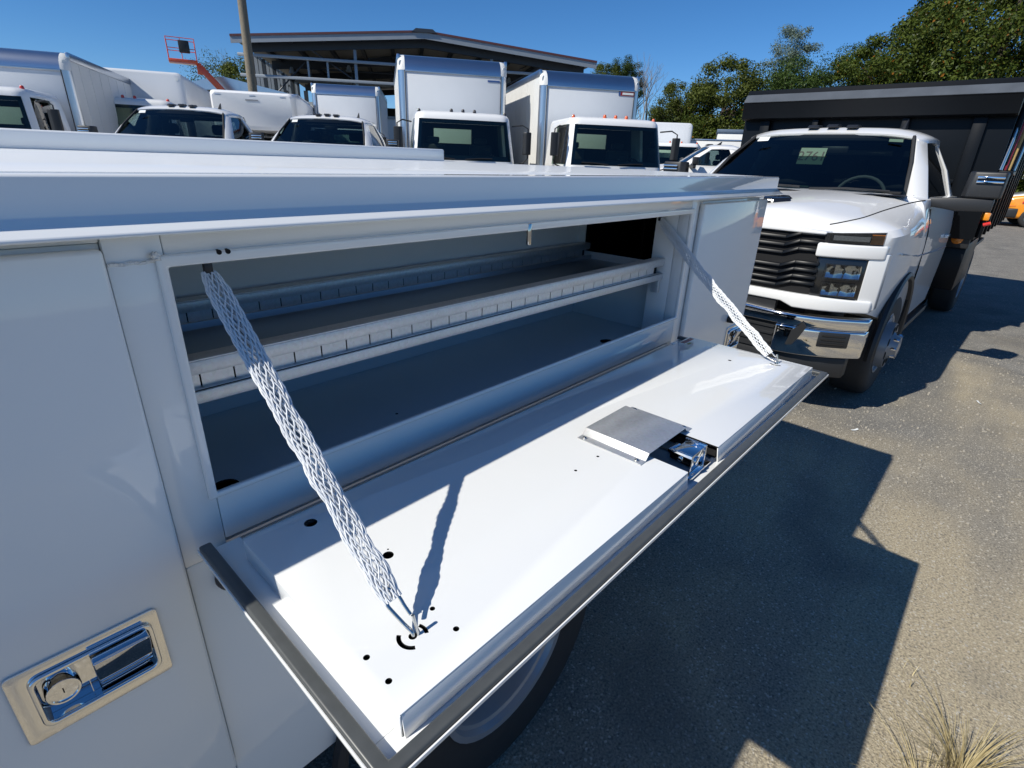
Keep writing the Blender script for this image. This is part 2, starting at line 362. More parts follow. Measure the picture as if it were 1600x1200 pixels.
# compartment liner
fl = MB().box(.06, 1.60, .0115, .44, 1.104, 1.108); flo = fl.build('compartment_floor', white_in, ST)
cut(flo, MB().cyl((.236, .152, 1.0), (.236, .152, 1.2), .021, n=28).cyl((1.375, .15, 1.0), (1.375, .15, 1.2), .023, n=28).cyl((.60, .18, 1.0), (.60, .18, 1.2), .0035, n=10))
l = MB(); l.box(.06, 1.60, .4405, .446, 1.06, 1.53); l.box(.06, .066, .036, .44, 1.1085, 1.52); l.box(.0665, 1.579, .036, .44, 1.521, 1.527)
l.box(1.58, 1.586, .036, .44, 1.1085, 1.335); l.box(1.58, 1.586, .036, .105, 1.3355, 1.52); l.box(1.58, 1.586, .412, .44, 1.3355, 1.52); l.box(1.58, 1.586, .1055, .4115, 1.488, 1.52)
l.build('compartment_liner', white_in, ST)
l = MB(); l.box(1.5865, 2.07, .037, .46, .62, .626); l.box(1.5865, 2.07, .455, .46, .627, 1.54); l.box(2.065, 2.07, .037, .454, .627, 1.54); l.box(1.5865, 2.064, .037, .454, 1.53, 1.54)
l.build('rear_compartment_liner', black_sat, ST)
MB().cyl((.236, .152, .99), (.236, .152, 1.10), .04, n=12).build('hole_shade_plug', hole_black, ST); MB().cyl((1.375, .15, .99), (1.375, .15, 1.10), .04, n=12).build('hole_shade_plug', hole_black, ST)  # solid black plugs standing in for the shade below the floor holes
# shelf with its slotted divider rails
def rail(yf, s, x0, x1):
    r = MB()
    r.box(x0, x1, min(yf, yf + s * .004), max(yf, yf + s * .004), 1.3445, 1.3620)
    r.box(x0, x1, min(yf, yf + s * .030), max(yf, yf + s * .030), 1.3622, 1.3645)
    r.box(x0, x1, min(yf, yf + s * .004), max(yf, yf + s * .004), 1.3020, 1.3195)
    r.box(x0, x1, min(yf + s * .0045, yf + s * .016), max(yf + s * .0045, yf + s * .016), 1.3420, 1.3440)
    r.box(x0, x1, min(yf + s * .0045, yf + s * .016), max(yf + s * .0045, yf + s * .016), 1.3200, 1.3215)
    o = r.build('divider_rail', zinc, ST, bevel=.0008)
    x = x0 + .01; seg = []
    while x < x1 - .05:
        t = MB(); t.box(x, x + .0424, min(yf + s * .012, yf + s * .0135), max(yf + s * .012, yf + s * .0135), 1.3217, 1.3418); t.build('slotted_tab', zinc, o); x += .0447
    d = MB(); d.box(x0, x1, min(yf + s * .024, yf + s * .026), max(yf + s * .024, yf + s * .026), 1.303, 1.361); d.build('rail_web_shade', black_sat, o)  # web coloured black for the shade behind the slots
    return o
rail(.058, 1, .0670, 1.4990); rail(.384, 1, .0670, 1.579)
s = MB(); s.prism([(.0885, 1.325), (.0905, 1.325), (.0905, 1.312), (.376, 1.312), (.3765, 1.325), (.379, 1.325), (.379, 1.3095), (.0885, 1.3095)], .068, 1.578, 'x')
s.box(.068, 1.578, .2, .203, 1.3122, 1.321); s.build('shelf', shelf_zinc, ST, bevel=.0008)
for xx in (.07, 1.484): MB().box(xx, xx + .012, .062, .085, 1.262, 1.3015).build('shelf_bracket', zinc, ST, bevel=.001)
lp = MB().cyl((.797, -.004, 1.512), (.797, -.004, 1.472), .0052, n=14); lp.build('latch_striker', steel, ST, bevel=.001)
for xx in (.236, .246): MB().cyl((xx, -.0068, 1.5105), (xx, -.001, 1.5105), .003, n=10).build('rivet', hole_black, ST)

# side doors with chrome paddle handles
def paddle(parent, x0, x1, z0, z1, y):
    w, h = x1 - x0, z1 - z0
    cut(parent, MB().prism(rrect(x0 + .128 * w, x1 - .072 * w, z0 + .165 * h, z1 - .145 * h, .010, 5), -.03, .02, 'y'), white)
    p = MB(); n = 5
    frame_prism(p, rrect(x0, x1, z0, z1, .006, n), rrect(x0 + .13 * w, x1 - .075 * w, z0 + .17 * h, z1 - .15 * h, .010, n), y - .0035, y)
    pl = p.build('paddle_handle', chrome, parent, bevel=.0009)
    r = MB(); frame_prism(r, rrect(x0 + .115 * w, x1 - .06 * w, z0 + .15 * h, z1 - .13 * h, .012, n), rrect(x0 + .15 * w, x1 - .095 * w, z0 + .20 * h, z1 - .18 * h, .009, n), y - .008, y - .0036)
    r.build('handle_rim', chrome, pl, bevel=.0018, seg=3)
    q = MB(); q.box(x0 + .13 * w, x1 - .075 * w, y + .0115, y + .0125, z0 + .17 * h, z1 - .15 * h)
    q.box(x0 + .13 * w, x0 + .134 * w, y + .0003, y + .0112, z0 + .17 * h, z1 - .15 * h); q.box(x0 + .45 * w, x0 + .454 * w, y + .0003, y + .0112, z0 + .17 * h, z1 - .15 * h)
    q.box(x0 + .13 * w, x1 - .075 * w, y + .0003, y + .0112, z0 + .165 * h, z0 + .169 * h); q.build('handle_recess', chrome, pl)
    d = MB(); a0, a1, b0, b1 = x0 + .50 * w, x1 - .105 * w, z0 + .22 * h, z1 - .20 * h
    d.hexa([(a0, y + .0015, b0), (a1, y + .002, b0), (a1, y + .010, b0), (a0, y + .010, b0), (a0, y - .0235, b1), (a1, y - .0230, b1), (a1, y + .004, b1), (a0, y + .004, b1)])
    d.build('paddle', chrome, pl, bevel=.0016, seg=3)
    k = MB(); cx, cz = x0 + .29 * w, z0 + .50 * h
    k.lathe([(.0175, .0113), (.0175, -.002), (.0165, -.0035), (.0145, -.0035), (.014, -.0015), (.0005, -.0012)], (cx, y, cz), 28); k.build('lock_cylinder', chrome, pl, ang=40)
    k = MB(); k.box(cx - .0006, cx + .0006, y - .0018, y - .0013, cz - .0035, cz + .0035); k.build('keyhole', hole_black, pl)
    return pl
d1 = MB().box(-.48, .1235, -.013, .0035, .700, 1.5245).build('compartment_door', white, ST, bevel=.005, seg=3)
paddle(d1, -.0695, .080, .969, 1.0765, -.0132)
d2 = MB().box(1.557, 2.074, -.013, .0035, .700, 1.5235).build('compartment_door', white, ST, bevel=.004, seg=3)
paddle(d2, 1.918, 2.062, .972, 1.080, -.0132)
k = MB().cyl((1.914, -.0135, 1.116), (1.914, -.034, 1.116), .0135, .012, n=20).build('door_bumper', rubber, d2, bevel=.002)
# lower body with the wheel arch
lb = MB().box(.1257, 1.5538, .0005, .62, .56, 1.100).build('fender_panel', white, ST, bevel=.003)
cut(lb, MB().cyl((.77, -.3, .42), (.77, .58, .42), .475, n=48), black_pl)
fa = MB(); arc = [(.77 + .49 * math.cos(R(a)), .42 + .49 * math.sin(R(a))) for a in range(-2, 183, 8)]
fa.tube([(p[0], -.012, p[1]) for p in arc], .016, 8); fa.build('wheel_arch_trim', rubber, ST)
wheel(ST, (.77, .092, .40), -1, dish=-.11, rim_m=mat('painted_wheel', (.30, .31, .33), .4, .3, coat=.4, var=.1, vscale=12), dual=True)
u = MB(); u.box(X0, X1 - .01, .64, 1.72, .62, .86); u.box(-3.6, 2.05, .78, .86, .55, .70); u.box(-3.6, 2.05, 1.50, 1.58, .55, .70); u.cyl((.77, .2, .40), (.77, 2.2, .40), .06, n=10)
u.build('chassis', black_pl, ST)
u = MB(); u.box(X0, X1, 2.30, 2.36, .56, 1.583); u.box(X0, X0 + .04, .036, 2.29, .62, 1.555); u.box(X1 - .01, X1, .47, 2.29, .87, 1.555); u.box(X0, X1 - .012, .47, .50, .87, 1.55); u.build('body_shell', white, ST)
wheel(ST, (.77, 2.27, .40), 1, dish=-.11, rim_m=MATS['painted_wheel'], dual=True)
bp = MB().cyl((.175, -.002, 1.062), (.175, -.018, 1.062), .022, .019, n=20).build('rubber_bumper', mat('brown_rubber', (.06, .048, .045), .6), ST, bevel=.004)

# ---- the folded-down door
ZP = 1.1656; DX0, DX1, DY = .177, 1.443, -.412
DR = MB().box(.142, 1.482, -.438, -.030, 1.1280, 1.1303)
DR.box(.142, 1.482, -.438, -.4355, 1.1305, 1.1395); DR.box(.142, .1445, -.4353, -.030, 1.1305, 1.1395); DR.box(1.4795, 1.482, -.4353, -.030, 1.1305, 1.1395)
DR.box(.1447, 1.4793, -.4353, -.400, 1.133, 1.1355); DR.box(.1447, .190, -.3998, -.030, 1.133, 1.1355); DR.box(1.430, 1.4793, -.3998, -.030, 1.133, 1.1355)
DR = DR.build('drop_door', white, ST, bevel=.0012)
gk = MB().prism([(.139, -.031), (.139, -.4405), (1.485, -.4405), (1.485, -.031), (1.470, -.031), (1.470, -.4262), (.154, -.4262), (.154, -.031)], 1.1397, 1.1490, 'z')
gk.build('gasket', gasket_m, DR, bevel=.0028, seg=3)
et = MB(); et.box(.1365, .1385, -.443, -.031, 1.139, 1.1440); et.box(.1365, 1.4875, -.4432, -.4412, 1.139, 1.1440); et.box(1.4855, 1.4875, -.441, -.031, 1.139, 1.144); et.build('edge_trim', white, DR, bevel=.0006)
ip = MB().box(DX0, DX1, DY, -.082, ZP - .0022, ZP)
ip = ip.build('inner_panel', white, DR, bevel=.0009)
hc = MB()
for x, y, r in ((.255, -.108, .0085), (.291, -.233, .0068), (.19, -.34, .0034), (.19, -.377, .0034), (.275, -.377, .0034), (.275, -.338, .0030), (.681, -.28, .0026), (.618, -.28, .0026), (1.332, -.244, .0045), (.2375, -.352, .0045), (1.400, -.337, .0045), (.297, -.224, .0013)):
    hc.cyl((x, y, 1.14), (x, y, 1.18), r, n=24)
def arc_slot(cx, cy, r, a0, a1, w):
    pts = [(cx + (r + w) * math.cos(R(a)), cy + (r + w) * math.sin(R(a))) for a in range(a0, a1 + 1, 8)]
    pts += [(cx + (r - w) * math.cos(R(a)), cy + (r - w) * math.sin(R(a))) for a in range(a1, a0 - 1, -8)]
    hc.prism(pts, 1.14, 1.18, 'z')
arc_slot(.2375, -.352, .0145, 130, 242, .0024); arc_slot(.2375, -.352, .0145, -30, 26, .0022)
arc_slot(1.400, -.337, .0145, 130, 242, .0024)
hc.prism(rrect(.746, .864, -.43, -.332, .006, 4), 1.14, 1.18, 'z')
cut(ip, hc)
sd = MB(); sd.box(DX0, DX0 + .0018, DY, -.083, 1.1358, ZP - .0024); sd.box(DX1 - .0018, DX1, DY, -.083, 1.1358, ZP - .0024)
sd.hexa([(DX0 + .002, DY - .004, 1.1358), (.7455, DY - .004, 1.1358), (.7455, DY - .002, 1.1358), (DX0 + .002, DY - .002, 1.1358), (DX0 + .002, DY, ZP - .0024), (.7455, DY, ZP - .0024), (.7455, DY + .002, ZP - .0024), (DX0 + .002, DY + .002, ZP - .0024)])
sd.hexa([(.8645, DY - .004, 1.1358), (DX1 - .002, DY - .004, 1.1358), (DX1 - .002, DY - .002, 1.1358), (.8645, DY - .002, 1.1358), (.8645, DY, ZP - .0024), (DX1 - .002, DY, ZP - .0024), (DX1 - .002, DY + .002, ZP - .0024), (.8645, DY + .002, ZP - .0024)])
sd.box(DX0 + .002, DX1 - .002, -.0838, -.0822, 1.1360, ZP - .0024)
sd.build('panel_flange', white, DR, bevel=.0005)
for x0_, x1_ in ((DX0 + .006, .735), (.875, DX1 - .006)): MB().box(x0_, x1_, DY + .006, -.09, 1.1362, 1.150).build('hole_shade_slab', hole_black, DR)  # black slabs added under the panel so its holes look dark
MB().box(.146, 1.478, -.0815, -.0008, 1.1060, 1.1090).build('hinge_leaf', white, DR, bevel=.001)
MB().tube([(.1262 + .0436 * i / 9, -.0012, 1.5065 + .0008 * math.sin(i * 1.7)) for i in range(10)], .0022, 6).build('weld_bead', weld_m, ST)
MB().tube([(.170 + .003 * math.sin(i), -.0062, 1.512 + .004 * math.cos(i * 1.3)) for i in range(7)], .003, 6).build('weld_bead', weld_m, ST)
MB().tube([(1.545 + .010 * i / 5, -.004, 1.527) for i in range(6)], .003, 6).build('weld_bead', weld_m, ST)
hg = MB(); hg.cyl((.17, -.012, 1.1135), (1.46, -.012, 1.1135), .0045, n=12); hg.build('hinge', steel, DR)
lc = MB(); H2 = ZP + .0115
lc.prism([(.707, ZP + .0003), (.7235, ZP + .0003), (.7335, H2), (.8665, H2), (.8765, ZP + .0003), (.8955, ZP + .0003), (.8955, ZP + .0019), (.8775, ZP + .0019), (.8675, H2 + .0017), (.7325, H2 + .0017), (.7225, ZP + .0019), (.707, ZP + .0019)], -.347, -.2175, 'y')
lco = lc.build('latch_cover', zinc, DR, bevel=.0008)
sc = MB()
for x, y in ((.7145, -.335), (.7145, -.229), (.8865, -.335), (.8865, -.229)):
    t = MB().lathe([(.0042, 0), (.0042, .0014), (.003, .0026), (.0004, .003)], (x, y, ZP + .0021), 14, 'z'); t.build('screw', wire_m, DR)
lm = MB(); lm.box(.782, .830, -.400, -.366, 1.140, 1.1735); lm.box(.776, .7805, -.403, -.363, 1.137, 1.1775); lm.box(.8315, .836, -.403, -.363, 1.137, 1.1775); lm.box(.79, .822, -.362, -.352, 1.148, 1.168)
lm.cyl((.80, -.404, 1.160), (.80, -.360, 1.160), .008, n=14); lm.cyl((.772, -.383, 1.166), (.84, -.383, 1.166), .0045, n=12); lm.box(.765, .848, -.410, -.400, 1.1365, 1.142)
lm.build('rotary_latch', chrome, DR, bevel=.0015)
lr = MB(); lr.tube([(.80, -.35, 1.158), (.803, -.30, 1.156), (.80, -.24, 1.155)], .003, 8); lr.build('latch_rod', wire_m, DR)
lb2 = MB().box(1.372, 1.432, -.1005, -.0875, ZP + .0003, ZP + .0007); lb2.build('label', red_lab, DR)
lb2 = MB().box(1.372, 1.392, -.1125, -.1055, ZP + .0003, ZP + .0007); lb2.build('label', yel_lab, DR)

# ---- mesh support straps with wire hooks
def strap(T, B, endfrac, w0, seed, wob, sv):
    rnd = random.Random(seed); T = Vector(T); B = Vector(B); ax = (B - T); L = ax.length * endfrac; d = ax.normalized()
    side = Vector(sv); side = (side - d * side.dot(d)).normalized(); nrm = d.cross(side)
    ph = [rnd.uniform(0, 6.28) for _ in range(6)]
    def frame(t):
        q = max(0, min(1, (t - .30) / .15)) * max(0, min(1, (1.02 - t) / .12))
        off = side * (wob * q * (math.sin(t * 34 + ph[0]) + .6 * math.sin(t * 61 + ph[1]))) + nrm * (wob * .7 * q * math.sin(t * 27 + ph[2])) + Vector((0, 0, -.006 * math.sin(math.pi * t)))
        wid = w0 * (1 - .06 * q + .06 * q * math.sin(t * 45 + ph[3])) * (.62 + .38 * min(1, t / .06)) * (.80 + .2 * min(1, (1 - t) / .05))
        tw = .12 * q * math.sin(t * 19 + ph[4])
        s2 = side * math.cos(tw) + nrm * math.sin(tw); n2 = nrm * math.cos(tw) - side * math.sin(tw)
        return T + d * (L * t) + off, s2, n2, wid
    mb = MB(); N = 18; turns = L / .31; steps = 90
    for dr in (1, -1):
        for k in range(N):
            pts = []
            for i in range(steps + 1):
                t = i / steps; p, s2, n2, wid = frame(t)
                a = 2 * math.pi * (k / N + dr * turns * t) + .0
                lift = .0009 * dr * math.sin(N * a * .5)
                ca, sa = math.cos(a), math.sin(a)
                sx = math.copysign(abs(ca) ** .75, ca)
                pts.append(p + s2 * (sx * (wid / 2 + lift)) + n2 * (sa * (.0022 + lift)))
            mb.tube(pts, .00094, 5)
    o = mb.build('support_strap', cord_m, ST, ang=60)
    core = MB(); rows = []
    for i in range(60):
        p, s2, n2, wid = frame(i / 59); rows.append([p - s2 * (wid * .43), p + s2 * (wid * .43)])
    return o, frame
def hook(o, fr, B):
    p, s2, n2, wid = fr(1.0); B = Vector(B); h = MB(); a = p + (p - B).normalized() * .012
    loop = [B + Vector((0, 0, -.012)), B + Vector((0, 0, .003)), B + (p - B) * .35 - s2 * .002, B + (p - B) * .75 - s2 * .006, p - s2 * .0075, a - s2 * .003, a + s2 * .003, p + s2 * .0075, B + (p - B) * .72 + s2 * .008, B + (p - B) * .45 + s2 * .009]
    sm = []
    for i in range(len(loop) - 1):
        for k in range(4):
            t = k / 4; q0 = loop[max(0, i - 1)]; q1 = loop[i]; q2 = loop[i + 1]; q3 = loop[min(len(loop) - 1, i + 2)]
            sm.append(.5 * ((2 * q1) + (q2 - q0) * t + (2 * q0 - 5 * q1 + 4 * q2 - q3) * t * t + (3 * q1 - q0 - 3 * q2 + q3) * t ** 3))
    sm.append(loop[-1]); h.tube(sm, .0021, 8); h.build('wire_hook', wire_m, o, ang=60)
    e = MB(); e.tube([B + Vector((.004, -.002, -.006)), B + Vector((.005, -.002, .002)), B + Vector((.004, .004, .022))], .0019, 8); e.build('hook_pin', wire_m, o, ang=60)
TL, BL = (.2235, .003, 1.487), (.2375, -.352, 1.1665)
o, fr = strap(TL, BL, .915, .0255, 3, .0007, (1, 0, 0)); hook(o, fr, BL)
TR, BR = (1.489, .088, 1.474), (1.400, -.337, 1.1665)
o, fr = strap(TR, BR, .945, .0255, 5, .0009, (.25, -.55, .8)); hook(o, fr, BR)
for p in (TL, TR):
    e = MB().box(p[0] - .005, p[0] + .005, p[1] - .004, p[1] + .004, p[2] - .003, p[2] + .012); e.build('strap_anchor', black_pl, ST, bevel=.002)

# ------------------------------------------------------------------ pickup cab (u rearwards from the nose, w towards the driver's side, local y = -w)
def crom(p, n):
    out = []; N = len(p)
    for i in range(N - 1):
        q0, q1, q2, q3 = p[max(0, i - 1)], p[i], p[i + 1], p[min(N - 1, i + 2)]
        for k in range(n):
            t = k / n
            out.append(tuple(.5 * (2 * b + (c - a) * t + (2 * a - 5 * b + 4 * c - d) * t * t + (3 * b - a - 3 * c + d) * t ** 3) for a, b, c, d in zip(q0, q1, q2, q3)))
    out.append(tuple(p[-1])); return out
def W(u, w, z): return (u, -w, z)
def uf(w): a = max(0, (abs(w) - .52) / .48); return .055 + .24 * a * a
def fascia(mb, w0, w1, z0, z1, off=0., th=.05, n=14):
    rings = []
    for i in range(n + 1):
        w = w0 + (w1 - w0) * i / n; a = z0(w) if callable(z0) else z0; b = z1(w) if callable(z1) else z1; u = uf(w) + off
        rings.append([W(u, w, a), W(u, w, b), W(u + th, w, b), W(u + th, w, a)])
    return mb.loft(rings)
def pickup_front(E, detail=True, bed=False, sign=False):
    st = [(.13, [(.50, .80), (.53, .90), (.54, 1.10), (.54, 1.225), (.40, 1.268), (.22, 1.288), (0, 1.282)]),
          (.22, [(.72, .78), (.76, .92), (.77, 1.12), (.76, 1.252), (.54, 1.318), (.28, 1.355), (0, 1.338)]),
          (.31, [(.87, .76), (.90, .93), (.905, 1.13), (.88, 1.272), (.60, 1.345), (.30, 1.388), (0, 1.368)]),
          (.46, [(.965, .72), (.985, .95), (.985, 1.15), (.965, 1.292), (.64, 1.368), (.32, 1.415), (0, 1.392)]),
          (.80, [(1.0, .62), (1.02, .95), (1.015, 1.16), (.97, 1.31), (.70, 1.412), (.34, 1.455), (0, 1.43)]),
          (1.22, [(1.0, .50), (1.02, .95), (1.01, 1.18), (.968, 1.345), (.80, 1.455), (.36, 1.482), (0, 1.478)]),
          (1.42, [(1.0, .48), (1.02, .95), (1.01, 1.20), (.968, 1.385), (.90, 1.462), (.40, 1.468), (0, 1.466)]),
          (2.80, [(1.0, .48), (1.02, .95), (1.01, 1.20), (.972, 1.40), (.93, 1.448), (.40, 1.43), (0, 1.43)])]
    cols = [crom([(u, *h[k]) for u, h in st], 5) for k in range(7)]; rings = []
    for i in range(len(cols[0])):
        half = crom([c[i] for c in cols], 3)
        rings.append([W(*p) for p in half] + [W(p[0], -p[1], p[2]) for p in half[-2::-1]])
    body = MB().loft(rings).build('body', car_white, E, ang=38)
    cm = MB()
    for s in (1, -1): cm.cyl(W(1.0, s * .66, .43), W(1.0, s * 1.3, .43), .50, n=40)
    cut(body, cm, black_pl)
    for s in (1, -1):
        t = MB(); t.tube([W(1.0 + .505 * math.cos(R(a)), s * 1.016, .43 + .505 * math.sin(R(a))) for a in range(-8, 186, 8)], .030, 8); t.build('wheel_arch', black_pl, E)
        h = MB(); h.tube([(q[0], q[1], q[2] + .0005) for q in [r_[11 if s > 0 else 25] for r_ in rings[5:30]]], .0045, 6); h.build('hood_gap', hole_black, body)
        dl = MB(); dl.tube([W(1.40, s * 1.0225, .52), W(1.40, s * 1.0235, .95), W(1.42, s * 1.012, 1.20), W(1.46, s * .975, 1.38)], .005, 6); dl.build('door_seam', hole_black, body)
        dl = MB(); dl.tube([W(.55, s * 1.012, 1.13), W(1.2, s * 1.021, 1.06), W(2.0, s * 1.023, 1.02), W(2.75, s * 1.023, 1.0)], .006, 6); dl.build('body_crease', car_white, body)
        hd = MB().ubox(2.45, 2.62, s * 1.03 - .012, s * 1.03 + .012, 1.10, 1.13).build('door_handle', car_white, body, bevel=.006)
        rb = MB().ubox(1.55, 2.78, s * .98 - .05, s * .98 + .05, .38, .43).build('running_board', black_pl, E, bevel=.01)
    # cab glasshouse
    rp = [(1.96, [(.665, 1.895), (.45, 1.925), (0, 1.938)]), (2.06, [(.70, 1.915), (.47, 1.967), (0, 1.982)]), (2.30, [(.715, 1.925), (.48, 1.985), (0, 2.0)]), (2.62, [(.715, 1.92), (.48, 1.98), (0, 1.995)]), (2.80, [(.69, 1.88), (.46, 1.94), (0, 1.955)])]
    rows = []
    for u, h in rp:
        half = crom([(u, h[0][0] + .035, h[0][1] - .055)] + [(u, *q) for q in h], 4); rows.append([W(*p) for p in half] + [W(p[0], -p[1], p[2]) for p in half[-2::-1]])
    rf = MB().grid(rows).build('cab_roof', car_white, E, thick=.02)
    for s in (1, -1):
        a = MB()
        a.loft([[W(1.29, s * .835, 1.452), W(1.42, s * .955, 1.425), W(1.50, s * .925, 1.43), W(1.36, s * .80, 1.458)], [W(1.62, s * .76, 1.69), W(1.72, s * .85, 1.66), W(1.77, s * .82, 1.67), W(1.67, s * .735, 1.70)], [W(1.95, s * .672, 1.885), W(2.03, s * .748, 1.857), W(2.07, s * .72, 1.865), W(2.0, s * .65, 1.898)]])
        a.build('pillar', car_white, E, bevel=.012, ang=45); a = MB()
        a.loft([[W(2.62, s * .965, 1.40), W(2.80, s * .965, 1.40), W(2.80, s * .90, 1.40), W(2.64, s * .90, 1.40)], [W(2.60, s * .865, 1.66), W(2.80, s * .85, 1.66), W(2.80, s * .79, 1.66), W(2.62, s * .80, 1.66)], [W(2.50, s * .750, 1.868), W(2.80, s * .725, 1.85), W(2.80, s * .66, 1.86), W(2.50, s * .69, 1.875)]])
        a.build('pillar', car_white, E, bevel=.012, ang=45)
        gk = MB().tube([W(1.345, s * .80, 1.468), W(1.645, s * .735, 1.705), W(1.975, s * .648, 1.905)], .014, 6).build('windscreen_seal', rubber, E)
        sw = MB().grid([[W(1.45, s * .932, 1.43), W(2.0, s * .94, 1.42), W(2.64, s * .94, 1.42)], [W(1.72, s * .838, 1.665), W(2.1, s * .84, 1.665), W(2.62, s * .84, 1.665)], [W(2.05, s * .735, 1.858), W(2.2, s * .745, 1.865), W(2.54, s * .735, 1.865)]]).build('side_window', glass_d, E)
        bt = MB().tube([W(1.46, s * .952, 1.428), W(2.64, s * .965, 1.415)], .012, 6).build('window_trim', rubber, E)
    rows = []
    for u, hw, z, bow in ((1.30, .815, 1.468, .13), (1.52, .765, 1.61, .12), (1.75, .705, 1.76, .10), (1.985, .645, 1.915, .07)):
        rows.append([W(u - bow * (1 - (k / 5 - 1) ** 2) + .02, hw * (k / 5 - 1), z) for k in range(11)])
    MB().grid(rows).build('windscreen', glass_d, E)
    MB().grid([[(p[0] + .022, p[1] * 1.01, p[2] - .004 + dz * .03) for p in rows[3]] for dz in (-1.2, .4)]).build('windscreen_header', black_pl, E)
    MB().grid([[(p[0] + (1 - k) * -.17, p[1] * (1.0 + .05 * (1 - k)), p[2] + .006 - .006 * (1 - k)) for p in rows[0]] for k in (0, 1)]).build('cowl', black_pl, E)
    for w0 in (-.45, .18):
        MB().tube([W(1.15, w0, 1.486), W(1.19, w0 + .25, 1.50), W(1.17, w0 + .55, 1.495)], .009, 6).build('wiper', black_pl, E)
    rw = MB(); frame_prism(rw, [(-.9, 1.42), (.9, 1.42), (.71, 1.90), (-.71, 1.90)], [(-.62, 1.50), (.62, 1.50), (.54, 1.82), (-.54, 1.82)], 2.775, 2.80, 'x'); rw.build('cab_back', [black_pl], E)
    MB().add([(2.79, -.62, 1.50), (2.79, .62, 1.50), (2.79, .54, 1.82), (2.79, -.54, 1.82)], [(0, 1, 2, 3)]).build('rear_window', glass_d, E)
    # interior
    ii = MB(); ii.ubox(1.36, 2.76, -.86, .86, 1.469, 1.474); ii.ubox(1.30, 1.62, -.78, .78, 1.4745, 1.492); ii.build('dashboard', interior, E, bevel=.008)
    MB().ubox(2.08, 2.74, -.66, .66, 1.86, 1.885).build('headliner', interior, E)
    for w0 in (-.40, .40):
        sv = MB().ubox(2.36, 2.50, w0 - .23, w0 + .23, 1.474, 1.60).build('seat', seat_m, E, bevel=.05, seg=3)
        MB().ubox(2.40, 2.50, w0 - .13, w0 + .13, 1.615, 1.76).build('headrest', seat_m, sv, bevel=.04, seg=3)
    MB().tube([W(1.80 + .055 * math.sin(R(a)), .40 + .19 * math.cos(R(a)), 1.42 + .165 * math.sin(R(a))) for a in range(0, 360, 15)], .014, 8, True).build('steering_wheel', mat('steering_wheel_grey', (.10, .11, .11), .6) if 'steering_wheel_grey' not in MATS else MATS['steering_wheel_grey'], E)
    MB().ubox(1.92, 1.945, -.02, .20, 1.765, 1.825).build('rear_view_mirror', black_pl, E, bevel=.01)
    # roof clearance lamps
    for w0 in (-.62, -.16, 0, .16, .60):
        lm = MB().prism([(2.03 - .02, 0), (2.06, .028), (2.16, .03), (2.20, 0)], -.045, .045, 'y'); zz = 1.985 - .11 * (abs(w0) / .62) ** 2.2
        lm.v = [(p[0] - .02, p[1] - w0, p[2] + zz - .004) for p in lm.v]; lm.build('clearance_lamp', black_pl, E, bevel=.006)
    an = MB().loft([[W(2.18, .50, 1.965), W(2.30, .50, 1.965), W(2.30, .53, 1.965), W(2.18, .53, 1.965)], [W(2.30, .512, 2.055), W(2.335, .512, 2.055), W(2.335, .518, 2.055), W(2.30, .518, 2.055)]]).build('roof_antenna', black_pl, E, bevel=.004)
    # mirrors
    for s in (1, -1):
        mm = MB().loft([[W(1.56, s * 1.115, 1.475), W(1.50, s * 1.15, 1.475), W(1.50, s * 1.345, 1.475), W(1.60, s * 1.35, 1.475), W(1.66, s * 1.30, 1.475), W(1.66, s * 1.13, 1.475)], [W(1.57, s * 1.125, 1.655), W(1.51, s * 1.16, 1.655), W(1.51, s * 1.345, 1.655), W(1.60, s * 1.355, 1.655), W(1.66, s * 1.31, 1.655), W(1.66, s * 1.14, 1.655)]]).build('tow_mirror', black_pl, E, bevel=.014, seg=3)
        MB().loft([[W(1.47, s * .955, 1.40), W(1.56, s * .955, 1.40), W(1.56, s * .955, 1.46), W(1.47, s * .955, 1.46)], [W(1.51, s * 1.12, 1.375), W(1.60, s * 1.12, 1.375), W(1.60, s * 1.12, 1.47), W(1.51, s * 1.12, 1.47)], [W(1.52, s * 1.32, 1.385), W(1.60, s * 1.32, 1.385), W(1.60, s * 1.32, 1.472), W(1.52, s * 1.32, 1.472)]]).build('mirror_arm', black_pl, mm, bevel=.01)
        for zz in (1.578, 1.608): MB().ubox(1.489, 1.50, min(s * 1.185, s * 1.338), max(s * 1.185, s * 1.338), zz, zz + .016).build('mirror_strip', chrome, mm, bevel=.003)
    # nose
    MB_ = MB(); fascia(MB_, -.70, .70, .86, 1.258, .012, .05); gr = MB_.build('grille', hole_black, E)
    for z in (1.215, 1.165, 1.115, 1.03, .985, .94, .90):
        b = MB(); lift = .035
        path = [(-.66, z + lift), (-.52, z + lift), (-.43, z), (0, z), (.43, z), (.52, z + lift), (.66, z + lift)]
        for (wa, za), (wb, zb) in zip(path, path[1:]):
            b.hexa([W(uf(wa) - .012, wa, za - .010), W(uf(wb) - .012, wb, zb - .010), W(uf(wb) + .012, wb, zb - .012), W(uf(wa) + .012, wa, za - .012), W(uf(wa) - .004, wa, za + .010), W(uf(wb) - .004, wb, zb + .010), W(uf(wb) + .012, wb, zb + .012), W(uf(wa) + .012, wa, za + .012)])
        b.build('grille_bar', black_sat, gr, bevel=.003)
    MB().prism(rrect(-.20, .20, 1.06, 1.11, .015), -.0, .012, 'x').build('nose_emblem', black, gr)
